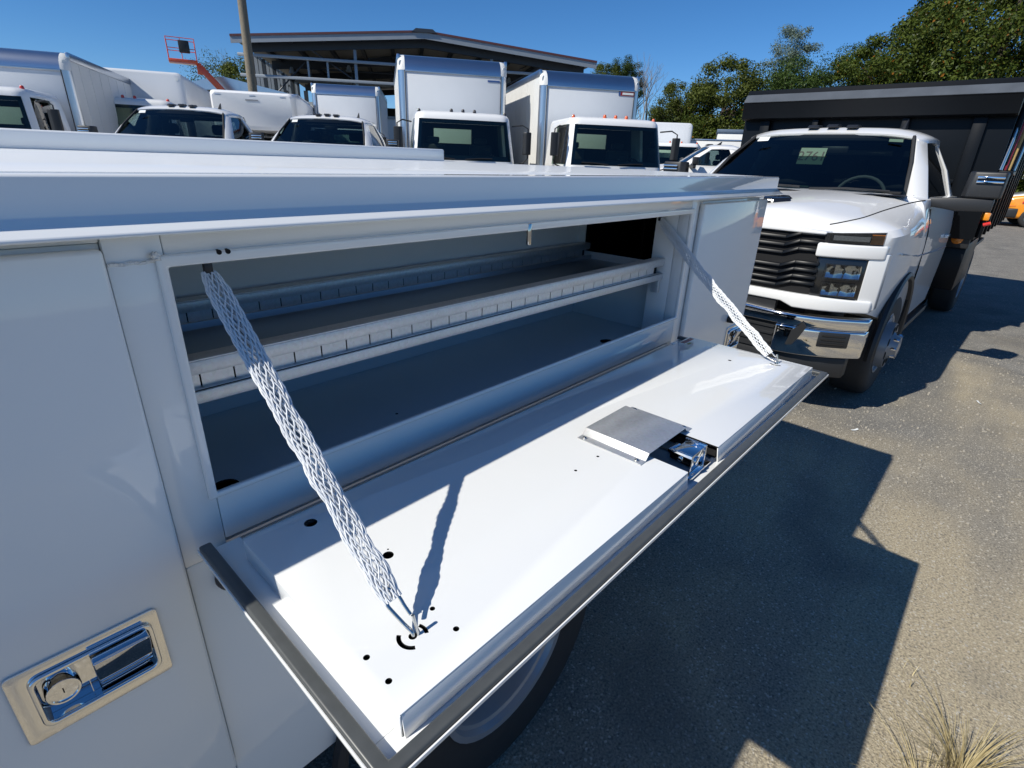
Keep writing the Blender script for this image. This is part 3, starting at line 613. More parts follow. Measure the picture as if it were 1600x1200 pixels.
    for s in (1, -1):
        lo, hi = (.64, .905) if s > 0 else (-.905, -.64)
        b = MB(); fascia(b, lo, hi, .848, 1.112, .004, .05); hl = b.build('headlamp', black, E, bevel=.008)
        for z0, z1 in ((.985, 1.075), (.872, .955)):
            for k, (wa, wb) in enumerate(((.705, .792), (.797, .878))):
                rows = []
                for iz in range(5):
                    tz = iz / 4; rows.append([W(uf(s * (wa + (wb - wa) * iw / 4)) - .008 + .016 * (1 - (2 * tz - 1) ** 2) * (.5 + .5 * math.sin(iw * 2.1 + k)), s * (wa + (wb - wa) * iw / 4), z0 + .004 + (z1 - z0 - .008) * tz) for iw in range(5)])
                MB().grid(rows).build('lamp_reflector', chrome, hl, ang=20)
            b = MB(); fascia(b, min(s * .70, s * .882), max(s * .70, s * .882), z0 - .003, z1 + .003, -.022, .004); b.build('lamp_lens', lens_m, hl)
        lo, hi = (.655, .945) if s > 0 else (-.945, -.655)
        b = MB(); fascia(b, lo, hi, lambda w: 1.203, lambda w: 1.262 + .02 * (abs(w) - .655) / .29, -.004, .03); rl = b.build('running_lamp', black, E)
        b = MB(); fascia(b, min(s * .70, s * .88), max(s * .70, s * .88), 1.222, 1.252, -.008, .004); b.build('lamp_bar', chrome, rl)
        b = MB(); fascia(b, min(s * .885, s * .945), max(s * .885, s * .945), 1.21, 1.268, -.009, .004); b.build('turn_signal', amber, rl)
        b = MB(); fascia(b, min(s * .675, s * .945), max(s * .675, s * .945), 1.208, 1.268, -.016, .003); b.build('lamp_lens', lens_m, rl)
        lo, hi = (.625, .975) if s > 0 else (-.975, -.625)
        b = MB(); fascia(b, lo, hi, 1.113, 1.202, -.018, .07); b.build('lamp_surround', car_white, E, bevel=.014, seg=3)
        lo, hi = (.90, .99) if s > 0 else (-.99, -.90)
        b = MB(); fascia(b, lo, hi, .79, 1.15, -.006, .08); b.build('corner_cheek', car_white, E, bevel=.012, seg=3)
    b = MB(); fascia(b, -.975, .975, lambda w: .770 if abs(w) > .5 else .800, lambda w: .862 - .012 * max(0, (abs(w) - .68) / .3), -.030, .12, 24); b.build('lower_fascia', car_white, E, bevel=.012, seg=3)
    b = MB(); fascia(b, -.66, .66, lambda w: 1.252 - .004, lambda w: 1.29 - .022 * (w / .66) ** 2, -.012, .14, 20); b.build('hood_lip', car_white, E, bevel=.012, seg=3)
    b = MB(); fascia(b, -.46, .46, .735, .802, -.012, .05); b.build('lower_slot', black_pl, E)
    ch = MB(); fascia(ch, -1.0, 1.0, lambda w: .652 if abs(w) < .52 else .652, lambda w: .735 + .022 * max(0, 1 - abs(abs(w) - .0) / .5), -.055, .10, 28)
    bpr = ch.build('bumper', chrome, E, bevel=.016, seg=3)
    for s in (1, -1):
        b = MB(); fascia(b, min(s * .50, s * 1.0), max(s * .50, s * 1.0), lambda w: .455 + .02 * (abs(w) - .5), .651, -.052, .09, 12); b.build('bumper_end', chrome, bpr, bevel=.014, seg=3)
        b = MB(); fascia(b, min(s * .765, s * .925), max(s * .765, s * .925), .535, .640, -.058, .02, 6); v_ = b.build('fog_vent', black_pl, bpr, bevel=.01)
        for zz in (.558, .585, .612):
            b = MB(); fascia(b, min(s * .785, s * .905), max(s * .785, s * .905), zz, zz + .008, -.064, .006, 4); b.build('vent_slat', black, v_ if False else bpr)
        b = MB().prism([(-.02, -.075), (.02, -.085), (.035, .02), (.0, .09), (-.035, .06), (-.03, -.02)], 0, .012, 'x'); b.v = [(uf(.6) - .062 + p[0], -(s * .640) + s * (-.35 * p[2]) + p[1], .605 + p[2]) for p in b.v]; b.build('tow_hook_slot', black_pl, bpr)
    b = MB(); fascia(b, -.515, .515, .45, .650, -.02, .05); b.build('air_intake', black_pl, E)
    for zz in (.50, .56, .61): 
        b = MB(); fascia(b, -.49, .49, zz, zz + .014, -.032, .012); b.build('intake_bar', black_pl, E)
    b = MB(); fascia(b, -.93, .93, .31, .452, -.005, .10); b.build('air_dam', black_pl, E, bevel=.01)
    hs0 = MB().loft([[W(.38, -.20, 1.345), W(.38, .20, 1.345), W(.46, .30, 1.372), W(.60, .30, 1.40), W(.60, -.30, 1.40), W(.46, -.30, 1.372)], [W(.405, -.19, 1.430), W(.405, .19, 1.430), W(.48, .27, 1.442), W(.60, .22, 1.452), W(.60, -.22, 1.452), W(.48, -.27, 1.442)]]); hs0.v = [(a - .02, b, c - .004) for a, b, c in hs0.v]; hs = hs0.build('hood_scoop', black, E, bevel=.008)
    for zz in (1.385, 1.408): MB().ubox(.358, .38, -.17, .17, zz, zz + .006).build('scoop_bar', steel, hs)
    for s in (1, -1): wheel(E, W(1.0, s * .885, .41), -s, r=.41, dish=-.015 if bed else .05, rim_m=MATS['painted_wheel'])
    fr = MB(); fr.ubox(.3, 2.9, -.45, -.37, .45, .6); fr.ubox(.3, 2.9, .37, .45, .45, .6); fr.cyl(W(1, -.8, .41), W(1, .8, .41), .05); fr.ubox(.25, 2.8, -.6, .6, .50, .8); fr.build('underbody', black_pl, E)
    st_ = MB().hexa([W(1.815, -.56, 1.866), W(1.815, -.46, 1.872), W(1.80, -.46, 1.862), W(1.80, -.56, 1.856), W(1.845, -.555, 1.892), W(1.845, -.46, 1.898), W(1.83, -.46, 1.888), W(1.83, -.555, 1.882)]); st_.build('windscreen_sticker', paper, E)
    if bed:
        bd = MB(); bd.ubox(2.86, 4.95, .80, 1.01, .62, 1.40); bd.ubox(2.86, 4.95, -1.01, -.80, .62, 1.40); bd.ubox(2.86, 2.90, -.79, .79, .62, 1.40); bd.ubox(4.91, 4.95, -.79, .79, .62, 1.40); bd.ubox(2.91, 4.90, -.79, .79, .62, .80); bd.build('cargo_bed', car_white, E, bevel=.02)
        for s in (1, -1): wheel(E, W(4.1, s * .90, .41), -s, r=.41, rim_m=steel)

DT = thing('dump_truck', 'white pickup-cab dump truck with black dump body, parked behind the service truck', 'dump truck', (3.835, .843, 0), -.0207)
pickup_front(DT)
# number sheet and stickers behind the windscreen
sm = MB().hexa([W(1.60, -.105, 1.668), W(1.60, .105, 1.668), W(1.603, .105, 1.668), W(1.603, -.105, 1.668), W(1.66, -.105, 1.80), W(1.66, .105, 1.80), W(1.663, .105, 1.80), W(1.663, -.105, 1.80)]).build('number_sheet', green_paper, DT)
nrm = Vector((-.132, 0, .06)).normalized(); up = Vector((.06, 0, .132)).normalized(); rt = Vector((0, -1, 0))
mt = Matrix((rt, up, nrm)).transposed().to_4x4(); mt.translation = Vector((1.627, 0, 1.731)) 
text_mesh('2761', .115, 'sheet_number', ink, sm, mt)
MB().hexa([W(1.86, .50, 1.862), W(1.86, .60, 1.858), W(1.863, .60, 1.858), W(1.863, .50, 1.862), W(1.885, .495, 1.885), W(1.885, .595, 1.88), W(1.888, .595, 1.88), W(1.888, .495, 1.885)]).build('inspection_sticker', green_paper, DT)
MB().ubox(1.32, 1.36, -.20, .12, 1.494, 1.498).build('dash_paper', green_paper, DT)
# dump body
db = MB(); db.ubox(2.98, 3.03, -1.19, 1.19, 1.06, 2.40); bh = db.build('dump_bulkhead', black_sat, DT, bevel=.004)
cs = MB().prism([(3.10, 2.415), (2.93, 2.415), (2.905, 2.362), (2.84, 2.288), (2.845, 2.28), (2.855, 2.13), (2.90, 2.115), (2.975, 2.115), (2.975, 2.35), (3.10, 2.35)], -1.195, 1.195, 'y').build('cab_shield', black_sat, DT, bevel=.004)
MB().hexa([W(2.905, -1.19, 2.364), W(2.905, 1.19, 2.364), W(2.837, 1.19, 2.287), W(2.837, -1.19, 2.287), W(2.901, -1.19, 2.369), W(2.901, 1.19, 2.369), W(2.832, 1.19, 2.291), W(2.832, -1.19, 2.291)]).build('shield_edge', strip_m, DT)
for w0 in (-.42, .385): MB().ubox(2.90, 2.975, w0 - .03, w0 + .03, 1.60, 2.113).build('shield_post', black_sat, DT, bevel=.005)
for w0 in (-.95, .95): MB().ubox(2.93, 2.978, w0 - .05, w0 + .05, 1.10, 2.112).build('bulkhead_rib', black_sat, DT, bevel=.005)
MB().ubox(2.925, 2.978, -.90, .90, 1.55, 1.585).build('bulkhead_rib', black_sat, DT, bevel=.005)
for s in (1, -1):
    db = MB().ubox(3.035, 6.30, min(s * 1.15, s * 1.19), max(s * 1.15, s * 1.19), 1.06, 2.36).build('dump_side', black_sat, DT, bevel=.004)
    for k in range(8): MB().ubox(3.06 + k * .45, 3.12 + k * .45, min(s * 1.192, s * 1.235), max(s * 1.192, s * 1.235), 1.08, 2.34).build('side_rib', black_sat, db, bevel=.006)
    MB().ubox(3.035, 6.30, min(s * 1.14, s * 1.24), max(s * 1.14, s * 1.24), 2.362, 2.42).build('side_top_rail', black_sat, db, bevel=.01)
MB().ubox(3.035, 6.30, -1.145, 1.145, 1.06, 1.10).build('dump_floor', black_sat, DT); MB().ubox(6.305, 6.35, -1.19, 1.19, 1.06, 2.36).build('tailgate', black_sat, DT, bevel=.004)
fr = MB(); fr.ubox(2.9, 6.3, -.45, -.35, .70, .95); fr.ubox(2.9, 6.3, .35, .45, .70, .95); fr.ubox(2.95, 6.25, -.34, .34, .80, 1.05); fr.cyl(W(5.0, -.8, .41), W(5.0, .8, .41), .08); fr.build('chassis_frame', black_pl, DT)
MB().ubox(3.10, 4.2, .55, 1.16, .55, 1.0).build('tool_box', black_sat, DT, bevel=.012); MB().ubox(3.10, 4.2, -1.16, -.55, .55, 1.0).build('tool_box', black_sat, DT, bevel=.012)
for s in (1, -1):
    wheel(DT, W(5.0, s * .98, .41), -s, r=.41, dish=-.11, rim_m=MATS['painted_wheel'], dual=True)
    MB().ubox(4.5, 5.5, min(s * .82, s * 1.14), max(s * .82, s * 1.14), .86, .90).build('mud_guard', black_pl, DT, bevel=.01)
MB().ubox(3.03, 3.09, .97, 1.17, .97, 1.135).build('lamp_housing', black_pl, DT, bevel=.012)
q = MB().lathe([(.048, 0), (.046, .012), (.03, .020), (.0005, .022)], (0, 0, 0), 20); q.v = [(3.029 - p[1], -1.07 + p[0], 1.055 + p[2]) for p in q.v]; q.build('marker_lamp', amber, DT)
for k, (mm, du, w0) in enumerate(((wire_m, 0, 1.20), (pole_red, .05, 1.225), (pole_tan, .10, 1.25), (black_pl, .17, 1.27), (wire_m, .24, 1.28))):
    MB().cyl(W(3.02 + du, w0, 1.68), W(3.12 + du, w0 + .02, 2.30), .017, n=10).build('rack_pole', mm, DT)
MB().ubox(3.0, 3.35, 1.194, 1.30, 1.64, 1.675).build('pole_rack', black_sat, DT, bevel=.004)
MB().ubox(3.04, 3.10, 1.19, 1.25, 1.24, 1.31).build('gladhand', yel_lab if False else orange_paint, DT, bevel=.012)
MB().cyl(W(3.05, 1.22, 1.20), W(3.05, 1.27, 1.22), .016, n=10).build('gladhand', red_stripe, DT)

# ------------------------------------------------------------------ cab-over box trucks
def lcf_cab(E, lamp_m):
    def ring(z, Wd, f, r=.20):
        half = [(1.65, Wd), (1.15, Wd), (.72, Wd)]
        for i in range(6):
            a = R(90 * i / 5); half.append((f + .05 + r - r * math.sin(a), Wd - r + r * math.cos(a)))
        wi = Wd - r
        for i in range(1, 4): half.append((f + .05 - .05 * math.sin(R(90 * i / 3)), wi * (1 - i / 3.0)))
        pts = [W(u, w, z) for u, w in half] + [W(u, -w, z) for u, w in half[-2::-1]]
        return pts
    lv = lambda z: (1.0 - .09 * max(0, (z - 1.5) / .8), .0 + .20 * max(0, (z - 1.35) / .9))
    low = [ring(.45, .96, .05), ring(.60, .99, .0), ring(1.0, 1.0, 0), ring(1.35, 1.0, .0), ring(1.56, *lv(1.56))]
    b = MB().loft(low).build('cab_body', car_white, E, ang=40)
    z0, z1 = 1.585, 2.275
    top = [ring(2.262, *lv(2.262)), ring(2.32, .905, .215), ring(2.375, .87, .27, .18), ring(2.405, .78, .40, .15), ring(2.412, .60, .6, .1)]
    MB().loft(top).build('cab_roof', car_white, E, ang=45)
    zs = [1.555, 1.7, 1.85, 2.0, 2.13, 2.265]
    lay = [ring(z, *lv(z)) for z in zs]; n = len(lay[0])
    for s in (0, 1):
        ix = lambda a, b_: [k if s == 0 else n - 1 - k for k in range(a, b_ + 1)]
        MB().grid([[l_[k] for k in ix(4, 6)] for l_ in lay]).build('cab_pillar', car_white, E, thick=.03, ang=50)
        MB().grid([[l_[k] for k in ix(0, 1)] for l_ in lay]).build('cab_pillar', car_white, E, thick=.03)
        MB().grid([[l_[k] for k in ix(1, 4)] for l_ in lay]).build('side_window', glass_m, E)
    fi = list(range(6, n - 6))
    MB().grid([[l_[k] for k in fi] for l_ in lay]).build('windscreen', glass_m, E, ang=60)
    inn = lambda p, d=.016: (p[0] + d, p[1] * .995, p[2])
    for rows in ([ring(z, *lv(z)) for z in (2.20, 2.27)], [ring(z, *lv(z)) for z in (1.55, 1.64)]):
        MB().grid([[inn(l_[k]) for k in fi] for l_ in rows]).build('windscreen_border', black_pl, E)
    for ks in (fi[:2], fi[-2:]): MB().grid([[inn(l_[k]) for k in ks] for l_ in lay]).build('windscreen_border', black_pl, E)
    o_ = [(-.97, 1.56), (.97, 1.56), (.91, 2.26), (-.91, 2.26)]; i_ = [(-.34, 1.88), (.46, 1.88), (.46, 2.16), (-.34, 2.16)]
    bk = MB(); frame_prism(bk, o_, i_, 1.60, 1.64, 'x'); bk.build('cab_back', interior, E)
    MB().add([(1.62, -.34, 1.88), (1.62, .46, 1.88), (1.62, .46, 2.16), (1.62, -.34, 2.16)], [(0, 1, 2, 3)]).build('rear_window', glass_m, E)
    MB().box(.25, 1.6, -.93, .93, 1.562, 1.57).build('cab_floor', interior, E); MB().box(.16, .45, -.9, .9, 1.571, 1.65).build('dashboard', interior, E, bevel=.03)
    for w0 in (-.5, .5):
        q = MB().ubox(1.25, 1.42, w0 - .24, w0 + .24, 1.571, 1.86).build('seat', seat_m, E, bevel=.05, seg=3); MB().ubox(1.30, 1.42, w0 - .13, w0 + .13, 1.875, 1.99).build('headrest', seat_m, q, bevel=.03)
    MB().tube([W(.62 + .16 * math.sin(R(a)), .45 + .2 * math.cos(R(a)), 1.66 + .06 * math.sin(R(a))) for a in range(0, 360, 20)], .015, 6, True).build('steering_wheel', seat_m, E)
    for w0 in (-.82, -.22, 0, .22, .82):
        q = MB().lathe([(.034, 0), (.03, .04), (.018, .058), (.0005, .06)], (0, 0, 0), 12, 'z'); q.v = [(p[0] + (.38 if abs(w0) < .5 else .45), p[1] - w0, p[2] + (2.392 if abs(w0) < .5 else 2.372)) for p in q.v]; q.build('clearance_lamp', lamp_m, E)
    for s in (1, -1):
        h = MB().loft([[W(.20, s * 1.14, z), W(.15, s * 1.20, z), W(.16, s * 1.30, z), W(.22, s * 1.31, z), W(.24, s * 1.2, z)] for z in (1.70, 1.72, 1.9, 2.08, 2.10)]).build('side_mirror', black_pl, E, bevel=.012)
        MB().tube([W(.40, s * .97, 2.20), W(.25, s * 1.14, 2.22), W(.20, s * 1.24, 2.16), W(.20, s * 1.25, 1.64), W(.24, s * 1.18, 1.55), W(.38, s * 1.0, 1.50)], .013, 6).build('mirror_arm', black_pl, h)
        hl = MB().ubox(-.012, .05, min(s * .62, s * .90), max(s * .62, s * .90), .80, .98).build('headlamp', chrome, E, bevel=.02); MB().ubox(-.02, -.014, min(s * .63, s * .89), max(s * .63, s * .89), .81, .97).build('lamp_lens', lens_m, hl)
        MB().tube([W(.02, s * .10 - .1, 1.58), W(.03, s * .35 - .1, 1.60), W(.05, s * .62 - .1, 1.605)], .01, 6).build('wiper', black_pl, E)
        wheel(E, W(.9, s * .84, .40), -s, r=.40, rim_m=steel, dish=.04); wheel(E, W(4.4, s * .86, .40), -s, r=.40, rim_m=steel, dish=-.1, dual=True)
    MB().ubox(-.03, .012, -.55, .55, .95, 1.20).build('grille', black_pl, E, bevel=.02); MB().ubox(-.08, .06, -.98, .98, .42, .66).build('bumper', car_white, E, bevel=.03)
    q = MB(); q.ubox(.5, 6.6, -.45, -.36, .62, .84); q.build('frame_rail', black_pl, E); q = MB().ubox(.5, 6.6, .36, .45, .62, .84); q.build('frame_rail', black_pl, E)

def cargo_box(E, top, hw, L=6.6, style='alu', front=1.86, bottom=.98, u_end=None):
    r = .30; hz = top - r
    if style == 'smooth':
        rings = []
        for u, ins in ((front, .06), (front + .02, .02), (front + .06, 0), (L, 0)):
            rings.append([W(u, x, z) for x, z in rrect(-hw + ins, hw - ins, bottom + ins, top - ins, .16, 6)])
        MB().loft(rings).build('cargo_box', box_white, E, ang=40)
        for s in (1, -1):
            q = MB().cyl(W(front - .004, s * (hw - .15), top - .14), W(front + .004, s * (hw - .15), top - .14), .035, n=14).build('marker_lamp', redl if False else paper, E)
        return
    MB().ubox(front, front + .03, -hw + .12, hw - .12, bottom, hz).build('box_front_panel', box_white, E, bevel=.004)
    MB().grid([[W(front - .006 + r - r * math.cos(R(a)), w, hz + r * math.sin(R(a))) for w in (-hw + .14, 0, hw - .14)] for a in range(0, 91, 10)]).build('front_cap', alu, E, thick=.012)
    MB().ubox(front - .014, front - .002, -hw + .13, hw - .13, hz - .025, hz + .012).build('cap_moulding', alu, E, bevel=.004)
    for s in (1, -1):
        q = MB(); pr = [(front + .12 - .12 * math.cos(R(a)), s * (hw - .12 + .12 * math.sin(R(a)))) for a in range(0, 91, 10)] + [(front + .12, s * (hw - .12))]
        q.loft([[W(u, w, z) for u, w in pr] for z in (bottom, hz)]); q.build('corner_post', zinc if False else alu, E, ang=35)
        MB().tube([W(front - .008, s * (hw - .135), bottom), W(front - .008, s * (hw - .135), hz)], .008, 6).build('post_seam', black_pl, E)
        q = MB(); rows = []
        for i in range(7):
            a = R(15 * i); rows.append([W(front - .01 + r - r * math.cos(a) * (.65 + .35 * math.cos(b_)), s * (hw - .14 + .145 * math.sin(b_)), hz + r * math.sin(a) * (.8 + .2 * math.cos(b_))) for b_ in [R(15 * k) for k in range(7)]])
        q.grid(rows); q.build('corner_casting', box_side, E, ang=50)
        q = MB().lathe([(.06, -.005), (.055, .02), (.03, .03), (.0005, .03)], (0, 0, 0), 16); q.v = [W(front + .06 - p[1] * .6 + p[0] * .5, s * (hw - .06) + p[0] * .7, hz + .12 + p[2]) for p in q.v]; q.build('corner_lamp', lens_m if False else paper, E)
        sp = MB().ubox(front + .121, L, min(s * (hw - .02), s * hw), max(s * (hw - .02), s * hw), bottom, top - .14).build('side_panel', box_side, E)
        k = front + .55
        while k < L - .2: MB().ubox(k, k + .05, min(s * hw, s * (hw + .006)), max(s * hw, s * (hw + .006)), bottom + .1, top - .16).build('panel_seam', box_side, sp); k += .6
        MB().ubox(front + .125, L, min(s * (hw - .05), s * (hw + .012)), max(s * (hw - .05), s * (hw + .012)), top - .138, top - .002).build('top_rail', alu, E, bevel=.012)
        MB().ubox(front + .125, L, min(s * (hw - .05), s * (hw + .012)), max(s * (hw - .05), s * (hw + .012)), bottom - .12, bottom - .002).build('bottom_rail', alu, E, bevel=.008)
    MB().ubox(front + .25, L, -hw + .06, hw - .06, top - .03, top).build('box_roof', alu, E); MB().ubox(front + .1, L, -hw + .06, hw - .06, bottom - .10, bottom - .02).build('box_floor', black_pl, E); MB().ubox(L + .002, L + .05, -hw, hw, bottom, top - .01).build('rear_frame', box_side, E)

def rotz(deg): return R(deg)
lamp_dark = mat('smoked_lens', (.03, .028, .028), .3, coat=.5); lamp_or = mat('orange_lens', (.62, .10, .02), .25, coat=.6)
G = thing('box_truck', 'white cab-over box truck with dark roof lamps and tall aluminium-edged box', 'box truck', (7.41, 7.35, 0), rotz(55), 'box trucks parked in the lot')
lcf_cab(G, lamp_dark); cargo_box(G, 3.52, 1.14)
MB().ubox(1.852, 1.856, .72, .98, 3.10, 3.135).build('maker_plate', bl_lab, G)
H = thing('box_truck', 'white cab-over box truck with orange roof lamps and a red maker plate', 'box truck', (9.41, 5.24, 0), rotz(55), 'box trucks parked in the lot')
lcf_cab(H, lamp_or); cargo_box(H, 3.35, 1.11)
q = MB().ubox(1.852, 1.856, .66, .98, 2.945, 3.03).build('maker_plate', red_lab, H); MB().ubox(1.848, 1.8515, .70, .95, 2.965, 3.005).build('plate_lettering', paper, q); MB().ubox(1.852, 1.856, .615, .655, 2.945, 3.03).build('maker_emblem', bl_lab, H)
uA = Vector((math.cos(R(63)), math.sin(R(63)), 0)); wA = Vector((math.sin(R(63)), -math.cos(R(63)), 0))
A_ = thing('box_truck', 'white cab-over box truck at the far left edge with red roof lamps', 'box truck', Vector((2.64, 12.86, 0)) - uA * 1.95 - wA * 1.05, rotz(63), 'box trucks parked in the lot')
lcf_cab(A_, redl); cargo_box(A_, 3.12, 1.12)
B_ = thing('box_truck', 'white truck with smooth round-cornered grey box behind the left pickup', 'box truck', (3.78, 14.65, 0), rotz(62), 'box trucks parked in the lot'); B_.scale = (1.06, 1.06, 1.08)
lcf_cab(B_, redl); cargo_box(B_, 3.08, .98, style='smooth')
F_ = thing('box_truck', 'distant white box truck standing in front of the open steel shed', 'box truck', (9.55, 15.2, 0), rotz(52), 'box trucks parked in the lot')
lcf_cab(F_, lamp_dark); cargo_box(F_, 3.66, 1.08)
I_ = thing('box_truck', 'far white box truck half hidden beside the tree line', 'box truck', (20.3, 9.6, 0), rotz(40), 'box trucks parked in the lot')
lcf_cab(I_, lamp_or); cargo_box(I_, 3.18, .95, style='smooth')

# white pickups
def pk(label, loc, deg, sc):
    e = thing('pickup_truck', label, 'pickup truck', loc, rotz(deg), 'white pickups parked among the box trucks'); e.scale = (sc[0], sc[0], sc[1]); return e
uC = lambda d: Vector((math.cos(R(d)), math.sin(R(d)), 0))
C_ = pk('white pickup with black tow mirrors in front of the round-cornered box truck', Vector((3.42, 9.95, 0)) - uC(50) * 1.9, 50, (1.02, 1.13))
pickup_front(C_, bed=True)
def pk_copy(src, label, loc, deg, sc):
    c = copy_tree(src); c.location = loc; c.rotation_euler = (0, 0, R(deg)); c.scale = (sc[0], sc[0], sc[1]); c['label'] = label; return c
pk_copy(C_, 'white pickup between the fibreglass-nosed van and the tall box truck', Vector((5.58, 9.15, 0)) - uC(44) * 1.9, 44, (1.02, 1.13))
pk_copy(C_, 'white pickup seen from its side, left of the dump truck', Vector((17.3, 7.2, 0)) - uC(-56) * 2.1, -56, (1.08, 1.12))
# the service truck's own cab (same make of cab), placed ahead of the body
for ch in [k for k in bpy.data.objects if k.parent == C_ and k.name.split('.')[0] not in ('cargo_bed', 'tyre')]:
    c = copy_tree(ch, ST); c.location = (-3.98, 1.18, 0); c.scale = (1, 1, 1)
for s in (1, -1): wheel(ST, (-2.98, 1.18 - s * .885, .41), -s, r=.41, rim_m=steel, dish=.04)

# cutaway van with fibreglass nose box
D_ = thing('cutaway_van', 'white van with a big fibreglass box nose over its cab', 'van', Vector((6.62, 14.43, 0)) - uC(56) * 1.2, rotz(56))
for ch in [k for k in bpy.data.objects if k.parent == C_ and k.name.split('.')[0] not in ('cargo_bed',)]: copy_tree(ch, D_)
rings = []
for u, z0, z1, hw in ((1.25, 2.16, 2.90, .92), (1.30, 2.08, 2.95, .97), (1.55, 2.03, 2.98, 1.02), (2.2, 2.02, 2.99, 1.05), (2.84, 2.02, 2.99, 1.06), (2.86, .95, 2.99, 1.06), (6.4, .95, 2.99, 1.06)):
    rings.append([W(u, x, z) for x, z in rrect(-hw, hw, z0, z1, .10, 5)])
MB().loft(rings).build('nose_box', grp_white, D_, ang=35)
MB().ubox(2.2, 6.4, -1.0, 1.0, 2.992, 3.03).build('box_roof', alu, D_, bevel=.01)
for w0 in (-.78, .02, .74): MB().ubox(1.246, 1.262, w0 - .07, w0 + .07, 2.84, 2.865).build('marker_lamp', lamp_dark if False else alu, D_, bevel=.004)
MB().ubox(1.235, 1.249, -.16, .14, 2.745, 2.775).build('lettering_strip', mat('grey_print', (.25, .26, .28), .5), D_)
# trailers far back at the right
T_ = thing('white_trailer', 'low white trailer beyond the pickups with the tree line behind it', 'trailer', (23.8, 9.7, 0), R(-66))
q = MB().box(-1.3, 1.3, -.1, 3.5, .9, 2.60).build('trailer_body', wall_white, T_, bevel=.02); MB().box(-1.32, 1.32, -.12, 3.52, 2.602, 2.66).build('trailer_roof', alu, T_, bevel=.01); MB().box(-1.2, 1.2, 0, 3.4, .45, .895).build('trailer_chassis', black_pl, T_)
wheel(T_, (-.2, -.0, .40), -1, rim_m=steel)
K_ = thing('storage_container', 'small white container with blue-grey roof in front of the tree line', 'container', (26.2, 9.6, 0), R(-66))
MB().box(-1.0, 1.6, -.1, 2.4, .05, 3.02).build('container_wall', wall_white, K_, bevel=.02); MB().box(-1.05, 1.65, -.15, 2.45, 3.022, 3.16).build('container_roof', mat('blue_grey_roof', (.10, .14, .20), .5, .3), K_, bevel=.01); MB().box(-.9, 1.5, -.2, -.102, .05, 2.2).build('container_door', wall_white, K_, bevel=.01)

# ------------------------------------------------------------------ open steel shed
SH = thing('steel_shed', 'open-sided steel shed with low gable roof behind the box trucks', 'shed', (12.65, 28.2, 0), R(-36.6))
Ws, Ls = 16.6, 24.0                                       # local x along the gable, local y into the depth
ez, rz_ = 6.32, 7.02
def roof_z(x): return ez + (rz_ - ez) * (1 - abs(x - Ws / 2) / (Ws / 2))
for x0, x1 in ((-.45, Ws / 2), (Ws / 2, Ws + .45)):
    sgn = 1 if x0 < 0 else -1; za, zb = roof_z(x0), roof_z(x1)
    MB().hexa([(x0, -.4, za), (x1, -.4, zb), (x1, Ls, zb), (x0, Ls, za), (x0, -.4, za + .05), (x1, -.4, zb + .05), (x1, Ls, zb + .05), (x0, Ls, za + .05)]).build('roof_slope', roof_under, SH)
    MB().hexa([(x0, -.46, za - .24), (x1, -.46, zb - .24), (x1, -.41, zb - .24), (x0, -.41, za - .24), (x0, -.46, za + .02), (x1, -.46, zb + .02), (x1, -.41, zb + .02), (x0, -.41, za + .02)]).build('fascia_board', frame_steel, SH)
    MB().hexa([(x0, -.50, za + .021), (x1, -.50, zb + .021), (x1, -.40, zb + .021), (x0, -.40, za + .021), (x0, -.50, za + .11), (x1, -.50, zb + .11), (x1, -.40, zb + .11), (x0, -.40, za + .11)]).build('roof_trim', roof_trim, SH)
MB().prism([(Ws / 2 - .6, rz_ + .01), (Ws / 2 + .6, rz_ + .01), (Ws / 2 + .4, rz_ + .16), (Ws / 2 - .4, rz_ + .16)], -.55, Ls, 'y')  .build('ridge_cap', frame_dark, SH)
for k in range(5):
    y = .25 + k * 5.6
    for x0, x1 in ((0, Ws / 2), (Ws / 2, Ws)):
        za, zb = roof_z(x0) - .08, roof_z(x1) - .08
        MB().hexa([(x0, y, za - .42), (x1, y, zb - .42), (x1, y + .16, zb - .42), (x0, y + .16, za - .42), (x0, y, za), (x1, y, zb), (x1, y + .16, zb), (x0, y + .16, za)]).build('rafter', frame_dark, SH)
    for x in (0, Ws):
        MB().box(x - .14, x + .14, y, y + .22, 0, roof_z(x) - .5).build('column', frame_dark, SH)
for k in range(11):
    x = .5 + k * (Ws - 1.0) / 10
    MB().box(x - .09, x + .09, -.38, Ls, roof_z(x) - .19, roof_z(x) - .012).build('purlin', frame_dark, SH)
for z, x1 in ((5.62, Ws - .2), (4.78, Ws - .2)): MB().box(-.35, x1, .0, .10, z, z + .13).build('girt', frame_steel, SH, bevel=.01)
for x in (4.9, 11.6): MB().box(x, x + .14, .12, .26, 0, roof_z(x) - .52).build('wind_post', frame_steel, SH, bevel=.01)
for x in (2.7, 3.6): MB().box(x, x + .09, .12, .2, 4.912, 5.615).build('wind_post', frame_steel, SH)
for k in range(16):
    y = 1.0 + k * .85
    MB().box(-.1, .1, y, y + .14, 3.4, 6.0).build('wall_stud', frame_steel if k % 3 else frame_dark, SH)
MB().box(-.1, -.02, .5, Ls, 0, 4.2).build('side_wall', siding, SH); MB().box(Ws + .02, Ws + .1, .5, Ls, 0, 4.6).build('side_wall', frame_dark, SH)
MB().box(.2, Ws - .2, Ls - .2, Ls - .1, 0, 5.4).build('back_wall', mat('shed_back_dark', (.03, .035, .035), .8), SH)
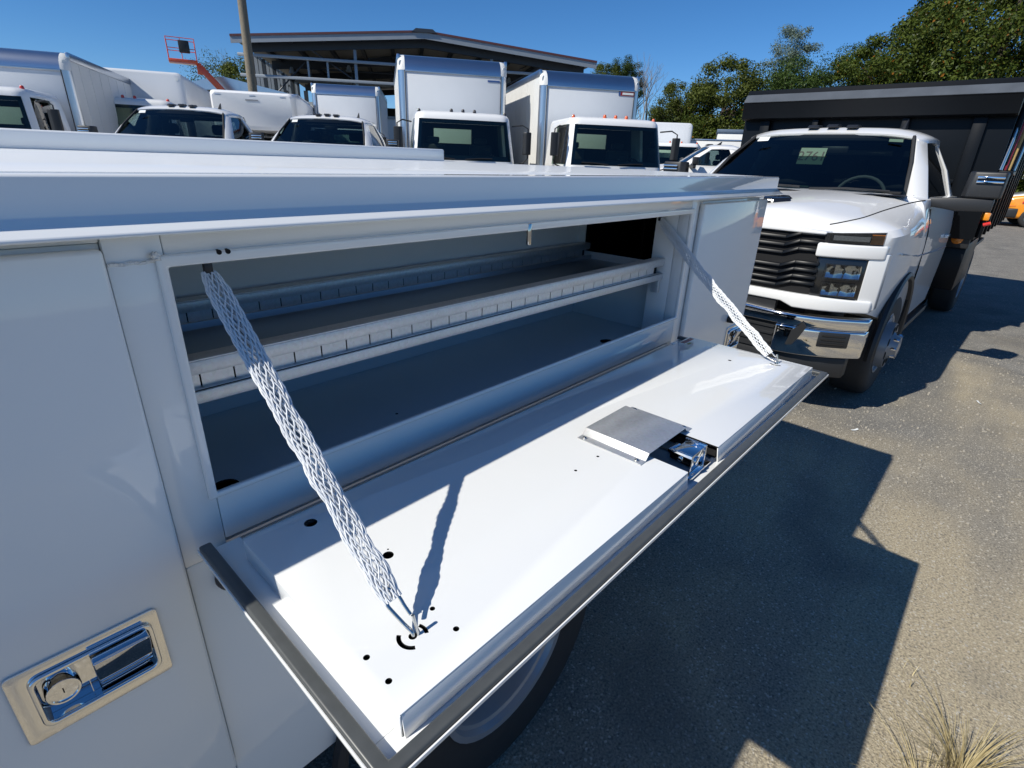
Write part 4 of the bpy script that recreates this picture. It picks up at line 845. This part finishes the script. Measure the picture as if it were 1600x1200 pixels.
for k, (x, y, z, x1, y1, z1) in enumerate(((.1, .4, 3.2, 2.6, .4, 5.6), (4.9, .3, 4.9, 2.6, .3, 6.3), (0, 6, 3.4, 0, 11.4, 6.0), (0, 11.4, 3.4, 0, 6, 6.0), (12, .3, 4.9, 14.6, .3, 6.2))):
    MB().tube([(x, y, z), (x1, y1, z1)], .035, 6).build('brace', frame_dark, SH)
for k in range(5): MB().cyl((1.5 + k * 2.9, 3.0, roof_z(1.5 + k * 2.9) - 1.1), (1.5 + k * 2.9, 3.0, roof_z(1.5 + k * 2.9) - .8), .17, .06, n=12).build('hanging_lamp', frame_steel, SH)
MB().cyl((.8, 8, 5.6), (15.6, 8, 5.6), .16, n=12).build('duct', frame_steel, SH); MB().cyl((.8, 4, 5.75), (15.6, 4, 5.75), .04, n=8).build('conduit', frame_dark, SH)
for k in range(6): MB().cyl((2.2 + k * 2.2, 5.0, 5.2), (2.2 + k * 2.2, 5.0, roof_z(2.2 + k * 2.2) - .2), .03, n=6).build('hanger_rod', frame_dark, SH)
for x in (5.6, 9.5, 13.2): MB().tube([(x, .4, 5.9), (x + 1.6, 5.6, 6.9)], .03, 6).build('tie_rod', frame_dark, SH)

# low grey building and white block wall behind the trucks
LBd = thing('low_building', 'low grey metal-clad building behind the left box trucks', 'building', (8.3, 26.0, 0), R(-40))
MB().box(0, 4.6, 0, 6, 0, 3.75).build('wall', siding, LBd)
for k in range(17): MB().box(-.012, -.001, .05, 5.9, .25 + k * .2, .27 + k * .2).build('siding_lap', siding, LBd)
for k in range(17): MB().box(.05, 4.55, -.014, -.001, .25 + k * .2, .27 + k * .2).build('siding_lap', siding, LBd)
MB().prism([(-.2, 3.752), (4.8, 3.752), (2.3, 4.25)], -.2, 6.2, 'y').build('roof', alu, LBd)
BW = thing('block_wall', 'white painted block wall with grey cap in front of the shed', 'wall', (10.6, 22.6, 0), R(-38))
MB().box(0, 8.5, 0, .25, 0, 2.95).build('wall', wall_white, BW); MB().box(-.05, 8.55, -.05, .30, 2.952, 3.05).build('wall_cap', siding, BW); MB().box(1.2, 3.6, .26, 2.4, 0, 3.45).build('stacked_panel', siding, BW)

# utility pole
UP = thing('utility_pole', 'weathered wooden utility pole in front of the steel shed', 'pole', (8.88, 19.44, 0))
MB().tube([(0, 0, -.2), (.01, 0, 3), (.06, -.03, 7), (.08, -.04, 10.2)], [.155, .145, .125, .11], 12).build('pole_shaft', wood_pole, UP, ang=60)
MB().box(-1.0, 1.1, -.2, -.08, 9.4, 9.52).build('cross_arm', wood_pole, UP)

# boom lift
BL_ = thing('boom_lift', 'orange boom lift with its empty railed basket raised over the trucks', 'boom lift', (10.2, 23.6, 0), R(-19))
bk = MB().box(-2.25, -1.30, -.38, .38, 4.50, 4.60).build('basket_floor', orange, BL_, bevel=.015)
for x in (-2.23, -1.78, -1.32):
    for y in (-.36, .36): MB().cyl((x, y, 4.60), (x, y, 5.28), .013, n=8).build('rail_post', orange, bk)
for z in (4.94, 5.28):
    MB().tube([(-2.23, -.36, z), (-1.32, -.36, z), (-1.32, .36, z), (-2.23, .36, z)], .013, 8, True).build('guard_rail', orange, bk)
MB().box(-1.85, -1.50, -.44, -.30, 4.80, 5.20).build('control_box', black_pl, bk, bevel=.03)
MB().hexa([(-1.36, -.10, 4.18), (-1.14, -.10, 4.18), (-1.14, .10, 4.18), (-1.36, .10, 4.18), (-1.36, -.10, 4.55), (-1.20, -.10, 4.55), (-1.20, .10, 4.55), (-1.36, .10, 4.55)]).build('basket_mount', orange, BL_, bevel=.01)
def beam(name, p, q, w, m, par):
    p = Vector(p); q = Vector(q); d = (q - p).normalized(); s_ = Vector((0, 1, 0)); n_ = d.cross(s_).normalized()
    rr = lambda c: [tuple(c + s_ * a * w + n_ * b * w) for a, b in ((-1, -1), (1, -1), (1, 1), (-1, 1))]
    return MB().loft([rr(p), rr(q)]).build(name, m, par, bevel=w * .2)
beam('jib', (-1.25, 0, 4.42), (-.55, 0, 3.62), .11, orange, BL_); beam('boom', (-.60, 0, 3.66), (.9, 0, 2.2), .13, mat('boom_dark', (.16, .06, .04), .5), BL_); beam('boom_base', (.8, 0, 2.3), (2.2, 0, 1.4), .18, orange, BL_)
MB().box(1.2, 3.4, -1.0, 1.0, .55, 1.5).build('turntable', orange, BL_, bevel=.06)
MB().box(1.0, 3.6, -.9, .9, .35, .54).build('lift_chassis', black_pl, BL_)
for x in (1.4, 3.2):
    for s in (1, -1): wheel(BL_, (x, s * .95, .42), s, r=.42, rim_m=orange)

# orange and white van on the right
VN = thing('passenger_van', 'white and orange van with a red stripe at the right edge', 'van', (27.3, .18, 0), R(-78))
prof = lambda s: [(0, .42), (-.04, .62), (.0, .86), (.18, .98), (1.0, 1.12), (1.15, 1.18)]
rings = []
for u, hw, zb, zt in ((0, .70, .40, .80), (.06, .84, .32, .92), (.3, .92, .28, 1.02), (1.0, .96, .28, 1.14), (1.2, .96, .28, 1.20), (4.6, .96, .28, 1.20), (4.7, .90, .4, 1.15)):
    rings.append([W(u, x, z) for x, z in rrect(-hw, hw, zb, zt, .12, 4)])
vb = MB().loft(rings).build('van_body', orange_paint, VN, ang=40)
rings = []
for u, hw, zt in ((.92, .88, 1.16), (1.9, .78, 1.84), (2.2, .77, 1.90), (4.3, .77, 1.90), (4.62, .82, 1.3)):
    rings.append([W(u, x, z) for x, z in rrect(-hw, hw, 1.05, zt, .07, 4)])
MB().loft(rings).build('van_cabin', car_white, VN, ang=40)
MB().hexa([W(.98, -.80, 1.19), W(.98, .80, 1.19), W(1.0, .80, 1.17), W(1.0, -.80, 1.17), W(1.80, -.70, 1.80), W(1.80, .70, 1.80), W(1.82, .70, 1.79), W(1.82, -.70, 1.79)]).build('windscreen', black, VN)
rings = [[W(u, x, z) for x, z in rrect(-hw, hw, 1.0, zt, .05, 3)] for u, hw, zt in ((.03, .74, 1.0), (.25, .86, 1.075), (1.0, .90, 1.21))]
MB().hexa([W(.10, -.80, .93), W(.10, .80, .93), W(1.0, .90, 1.12), W(1.0, -.90, 1.12), W(.10, -.78, 1.0), W(.10, .78, 1.0), W(1.0, .88, 1.19), W(1.0, -.88, 1.19)]).build('hood', car_white, VN, bevel=.03)
for s in (1, -1):
    MB().ubox(1.5, 2.5, min(s * .80, s * .875), max(s * .80, s * .875), 1.26, 1.70).build('side_window', black, VN, bevel=.02)
    MB().ubox(.55, 4.5, min(s * .94, s * .967), max(s * .94, s * .967), .80, .86).build('side_stripe', red_stripe, VN)
    MB().ubox(-.01, .40, min(s * .60, s * .90), max(s * .60, s * .90), .74, .92).build('headlamp', black, VN, bevel=.03); MB().ubox(.02, .42, min(s * .62, s * .93), max(s * .62, s * .93), .66, .725).build('turn_signal', amber, VN, bevel=.01)
    wheel(VN, W(.95, s * .86, .34), -s, r=.34, rr=.2, wid=.2, rim_m=steel); wheel(VN, W(3.7, s * .86, .34), -s, r=.34, rr=.2, wid=.2, rim_m=steel)
MB().loft([[W(u, x, z) for x, z in rrect(-hw, hw, .30, .62, .06, 4)] for u, hw in ((-.08, .70), (-.03, .88), (.3, .965), (.5, .965))]).build('bumper', black_pl, VN)

# ------------------------------------------------------------------ trees
def crown_mesh(name, seed, clumps, leaves, rx, rz, m, size=.078, hollow=.42, csz=.85):
    rnd = random.Random(seed); vs = []; fs = []
    for c in range(clumps):
        while True:
            p = Vector((rnd.uniform(-1, 1), rnd.uniform(-1, 1), rnd.uniform(-1, 1)))
            if hollow < p.length < 1: break
        ce = Vector((p.x * rx, p.y * rx, p.z * rz)); cr = csz * rnd.uniform(.55, 1.25)
        for k in range(int(leaves * rnd.uniform(.6, 1.3))):
            d = Vector((rnd.gauss(0, 1), rnd.gauss(0, 1), rnd.gauss(0, 1))).normalized()
            q = ce + Vector((d.x, d.y, d.z * .75)) * (cr * rnd.random() ** .4)
            nn = (d + Vector((rnd.gauss(0, .5), rnd.gauss(0, .5), rnd.gauss(.35, .5)))).normalized()
            a = nn.orthogonal().normalized(); b = nn.cross(a); t = rnd.uniform(0, 6.28); a2 = a * math.cos(t) + b * math.sin(t); b2 = nn.cross(a2)
            sz = size * rnd.uniform(.6, 1.3); i = len(vs)
            vs += [q - a2 * sz, q + b2 * sz * .55 + nn * sz * .12, q + a2 * sz, q - b2 * sz * .55 + nn * sz * .12]; fs.append((i, i + 1, i + 2, i + 3))
    me = bpy.data.meshes.new(name); me.from_pydata(vs, [], fs); me.materials.append(m); return me
def trunk_mesh(seed, h, r, limbs, reach):
    rnd = random.Random(seed); mb = MB()
    mb.tube([(0, 0, -.1), (.05, 0, h * .3), (-.1, .08, h * .6), (.05, -.05, h * .85)], [r, r * .8, r * .55, r * .2], 10)
    for k in range(limbs):
        z = h * rnd.uniform(.28, .75); a = rnd.uniform(0, 6.28); L = reach * rnd.uniform(.5, 1)
        p0 = Vector((0, 0, z)); p1 = p0 + Vector((math.cos(a) * L * .5, math.sin(a) * L * .5, L * .35)); p2 = p0 + Vector((math.cos(a) * L, math.sin(a) * L, L * .75))
        mb.tube([p0, p1, p2], [r * .35, r * .22, r * .06], 6)
    return mb
crowns = {'g1': crown_mesh('crown', 1, 125, 310, 3.6, 4.2, leaf_g), 'g2': crown_mesh('crown', 2, 120, 310, 3.9, 3.6, leaf_g), 'd1': crown_mesh('crown', 3, 110, 300, 3.2, 4.0, leaf_d), 'o1': crown_mesh('crown', 4, 110, 300, 3.0, 3.4, leaf_o), 's1': crown_mesh('crown', 5, 70, 190, 2.0, 2.9, leaf_s, .065, .2, .6)}
trunk0 = trunk_mesh(11, 9.0, .24, 12, 3.0).build('trunk', bark); trunk_me = trunk0.data; bpy.data.objects.remove(trunk0)
def tree(label, loc, top, kind, sx=1., sz=1., base=None, rz=0, group='trees along the back of the lot'):
    e = thing('tree', label, 'tree', (loc[0], loc[1], 0), rz, group)
    rz0 = {'g1': 4.2, 'g2': 3.6, 'd1': 4.0, 'o1': 3.4, 's1': 2.9}[kind] + .6
    t = bpy.data.objects.new('trunk', trunk_me); col.objects.link(t); t.parent = e; t.scale = (1, 1, (top - .6) / 9.0)
    c = bpy.data.objects.new('crown', crowns[kind]); col.objects.link(c); c.parent = e; c.scale = (sx, sx, sz); c.location = (0, 0, top - rz0 * sz)
    if base is not None:      # a second, lower mass of foliage down to the ground
        c2 = bpy.data.objects.new('lower_crown', crowns[base]); col.objects.link(c2); c2.parent = e; c2.scale = (sx * 1.12, sx * 1.12, sz * .95); c2.location = (.5, -.4, max(2.6, top - rz0 * sz * 2.25)); c2.rotation_euler = (0, 0, 2.1)
    return e
tree('small dark tree rising behind the shed end, left of the bare tree', (48.0, 31.9), 10.5, 'o1', .62, .62, None, .4)
tree('small dark round tree next to the bare tree behind the right box truck', (49.2, 30.6), 11.1, 'd1', .62, .62, None, 1.4)
tree('low dark tree filling the gap right of the tall box trucks', (54.5, 28.6), 7.2, 'd1', .9, .75, 'd1', 2.2)
tree('leftmost feathery tree of the big tree line, thin at the top', (46.4, 23.2), 8.6, 'o1', .8, .95, 'd1', .2)
tree('broad olive tree near the left end of the big tree line', (46.0, 19.2), 10.0, 'o1', 1.15, 1.1, 'g2', 1.1)
tree('pale silvery tree top standing above the tree line', (51.2, 16.6), 12.6, 's1', 1.0, 1.0, 'd1', .5)
tree('dark tree below the pale silvery tree top', (46.1, 14.4), 9.6, 'd1', 1.0, 1.0, 'g1', 2.6)
tree('dark gappy tree over the middle of the dump body', (48.5, 11.3), 10.4, 'd1', .85, .9, 'o1', 3.3)
tree('tall green tree left of the tallest one, above the dump body', (45.1, 8.4), 10.3, 'g1', 1.0, .95, 'g2', 1.9)
tree('tallest green tree with a few orange leaves over the dump body', (43.5, 5.0), 12.7, 'g1', 1.15, 1.2, 'g2', .9)
tree('tall green tree at the right edge of the photo', (41.8, 2.6), 13.4, 'g2', 1.2, 1.35, 'g1', 4.1)
tree('dark tree beyond the right edge of the dump body', (44.0, -1.0), 12.6, 'd1', 1.3, 1.35, 'g1', 5.2)
tree('low green tree behind the orange and white van', (46.5, -4.6), 9.0, 'g1', 1.1, 1.0, 'd1', 5.9)
tree('dark rounded tree just left of the steel shed', (20.05, 45.6), 8.2, 'o1', .95, .95, 'o1', 1.0)
# thin, nearly leafless trees
def bare_tree(label, loc, h, seed, leafy, spread):
    rnd = random.Random(seed); e = thing('bare_tree', label, 'tree', (loc[0], loc[1], 0), 0, 'thin bare trees'); mb = MB()
    def br(p, d, L, r, dep):
        q = p + d * L * .5 + Vector((rnd.gauss(0, .06), rnd.gauss(0, .06), .02)) * L; s_ = q + (d + Vector((rnd.gauss(0, .15), rnd.gauss(0, .15), .1))).normalized() * L * .5
        mb.tube([p, q, s_], [r, r * .8, r * .6], 5)
        if dep:
            for k in range(3):
                br(s_ if k else q, (d + Vector((rnd.gauss(0, spread), rnd.gauss(0, spread), rnd.uniform(0, .4)))).normalized(), L * rnd.uniform(.6, .8), r * .55, dep - 1)
    br(Vector((0, 0, 0)), Vector((0, 0, 1)), h * .38, .16, 5); mb.build('trunk', mat('grey_bark', (.20, .19, .18), .9) if 'grey_bark' not in MATS else MATS['grey_bark'], e)
    if leafy:
        c = bpy.data.objects.new('crown', crown_mesh('crown', seed + 50, 70, 60, leafy, leafy * .8, leaf_o, .07, .3, .8)); col.objects.link(c); c.parent = e; c.location = (0, 0, h * .78)
bare_tree('leafless grey tree beside the right box truck', (48.4, 27.4), 9.3, 21, 0, .42)
bare_tree('thin half-bare tree behind the boom lift', (21.5, 53.2), 8.6, 22, 3.0, .45)

# ------------------------------------------------------------------ dry grass, weeds and litter on the lot
def tuft(label, loc, n, h, spread, seed):
    rnd = random.Random(seed); mb = MB()
    for k in range(n):
        a = rnd.uniform(0, 6.28); r0 = rnd.uniform(0, .05); L = h * rnd.uniform(.45, 1.1); lean = rnd.uniform(.15, 1.0) * spread
        p0 = Vector((math.cos(a) * r0, math.sin(a) * r0, -.01)); d = Vector((math.cos(a + rnd.gauss(0, .5)), math.sin(a + rnd.gauss(0, .5)), 0)); w = rnd.uniform(.0012, .0024); sd_ = Vector((-d.y, d.x, 0))
        rows = []
        for i in range(6):
            t = i / 5; c = p0 + d * (lean * L * t * (.5 + .5 * t)) + Vector((0, 0, L * t * (1 - .35 * lean * t))); ww = w * (1 - t * .85); rows.append([c - sd_ * ww, c + sd_ * ww])
        mb.grid(rows)
    o = mb.build('dry_grass_tuft', straw, None, flat=True); o.location = loc; return tag(o, label, 'grass', 'dry grass tufts')
tuft('large straw-coloured dry grass tuft at the bottom right', (1.66, -1.03, 0), 190, .21, 1.15, 31)
tuft('flattened reddish dry grass at the bottom edge left of the large tuft', (1.50, -.955, 0), 110, .15, 1.6, 32)
tuft('single thin weed at the shadow edge of the door', (1.93, -.86, 0), 7, .09, .9, 33)
tuft('small scrap of dried weed lying on the sunlit asphalt', (4.05, -1.27, 0), 22, .10, 2.2, 34)
def scrap(label, loc, rz, l_, w_, curl):
    mb = MB(); mb.grid([[(x * l_, y * w_, .004 + curl * (x * x) * 4 + .002 * y) for y in (-.5, 0, .5)] for x in (-.5, -.25, 0, .25, .5)])
    o = mb.build('paper_scrap', paper, None, thick=.0006); o.location = loc; o.rotation_euler = (0, 0, rz); tag(o, label, 'litter', 'white litter scraps')
scrap('white scrap nearest the shadow of the dump truck', (5.25, -.86, 0), .4, .07, .014, .004)
scrap('white scrap just beyond the folded door corner', (3.98, -.27, 0), -.5, .06, .013, .004)
scrap('tiny pale scrap near the right edge of the lot', (5.9, -1.35, 0), 1.2, .03, .02, .002)
rnd = random.Random(77); mb = MB()
for k in range(1400):
    x = rnd.uniform(1.2, 7.0); y = rnd.uniform(-2.6, .2); s_ = rnd.uniform(.0018, .0055) * (1 + .5 * (x > 3))
    c = Vector((x, y, s_ * .35)); o8 = [c + Vector((rnd.uniform(.6, 1) * s_ * a, rnd.uniform(.6, 1) * s_ * b, rnd.uniform(.5, .9) * s_ * c_)) for c_ in (-1, 1) for a, b in ((-1, -1), (1, -1), (1, 1), (-1, 1))]
    mb.hexa([tuple(p) for p in o8])
tag(mb.build('gravel', mat('gravel', (.34, .31, .26), .9, var=.5, vscale=35), None), 'loose grit scattered over the asphalt', 'gravel', kind='stuff')
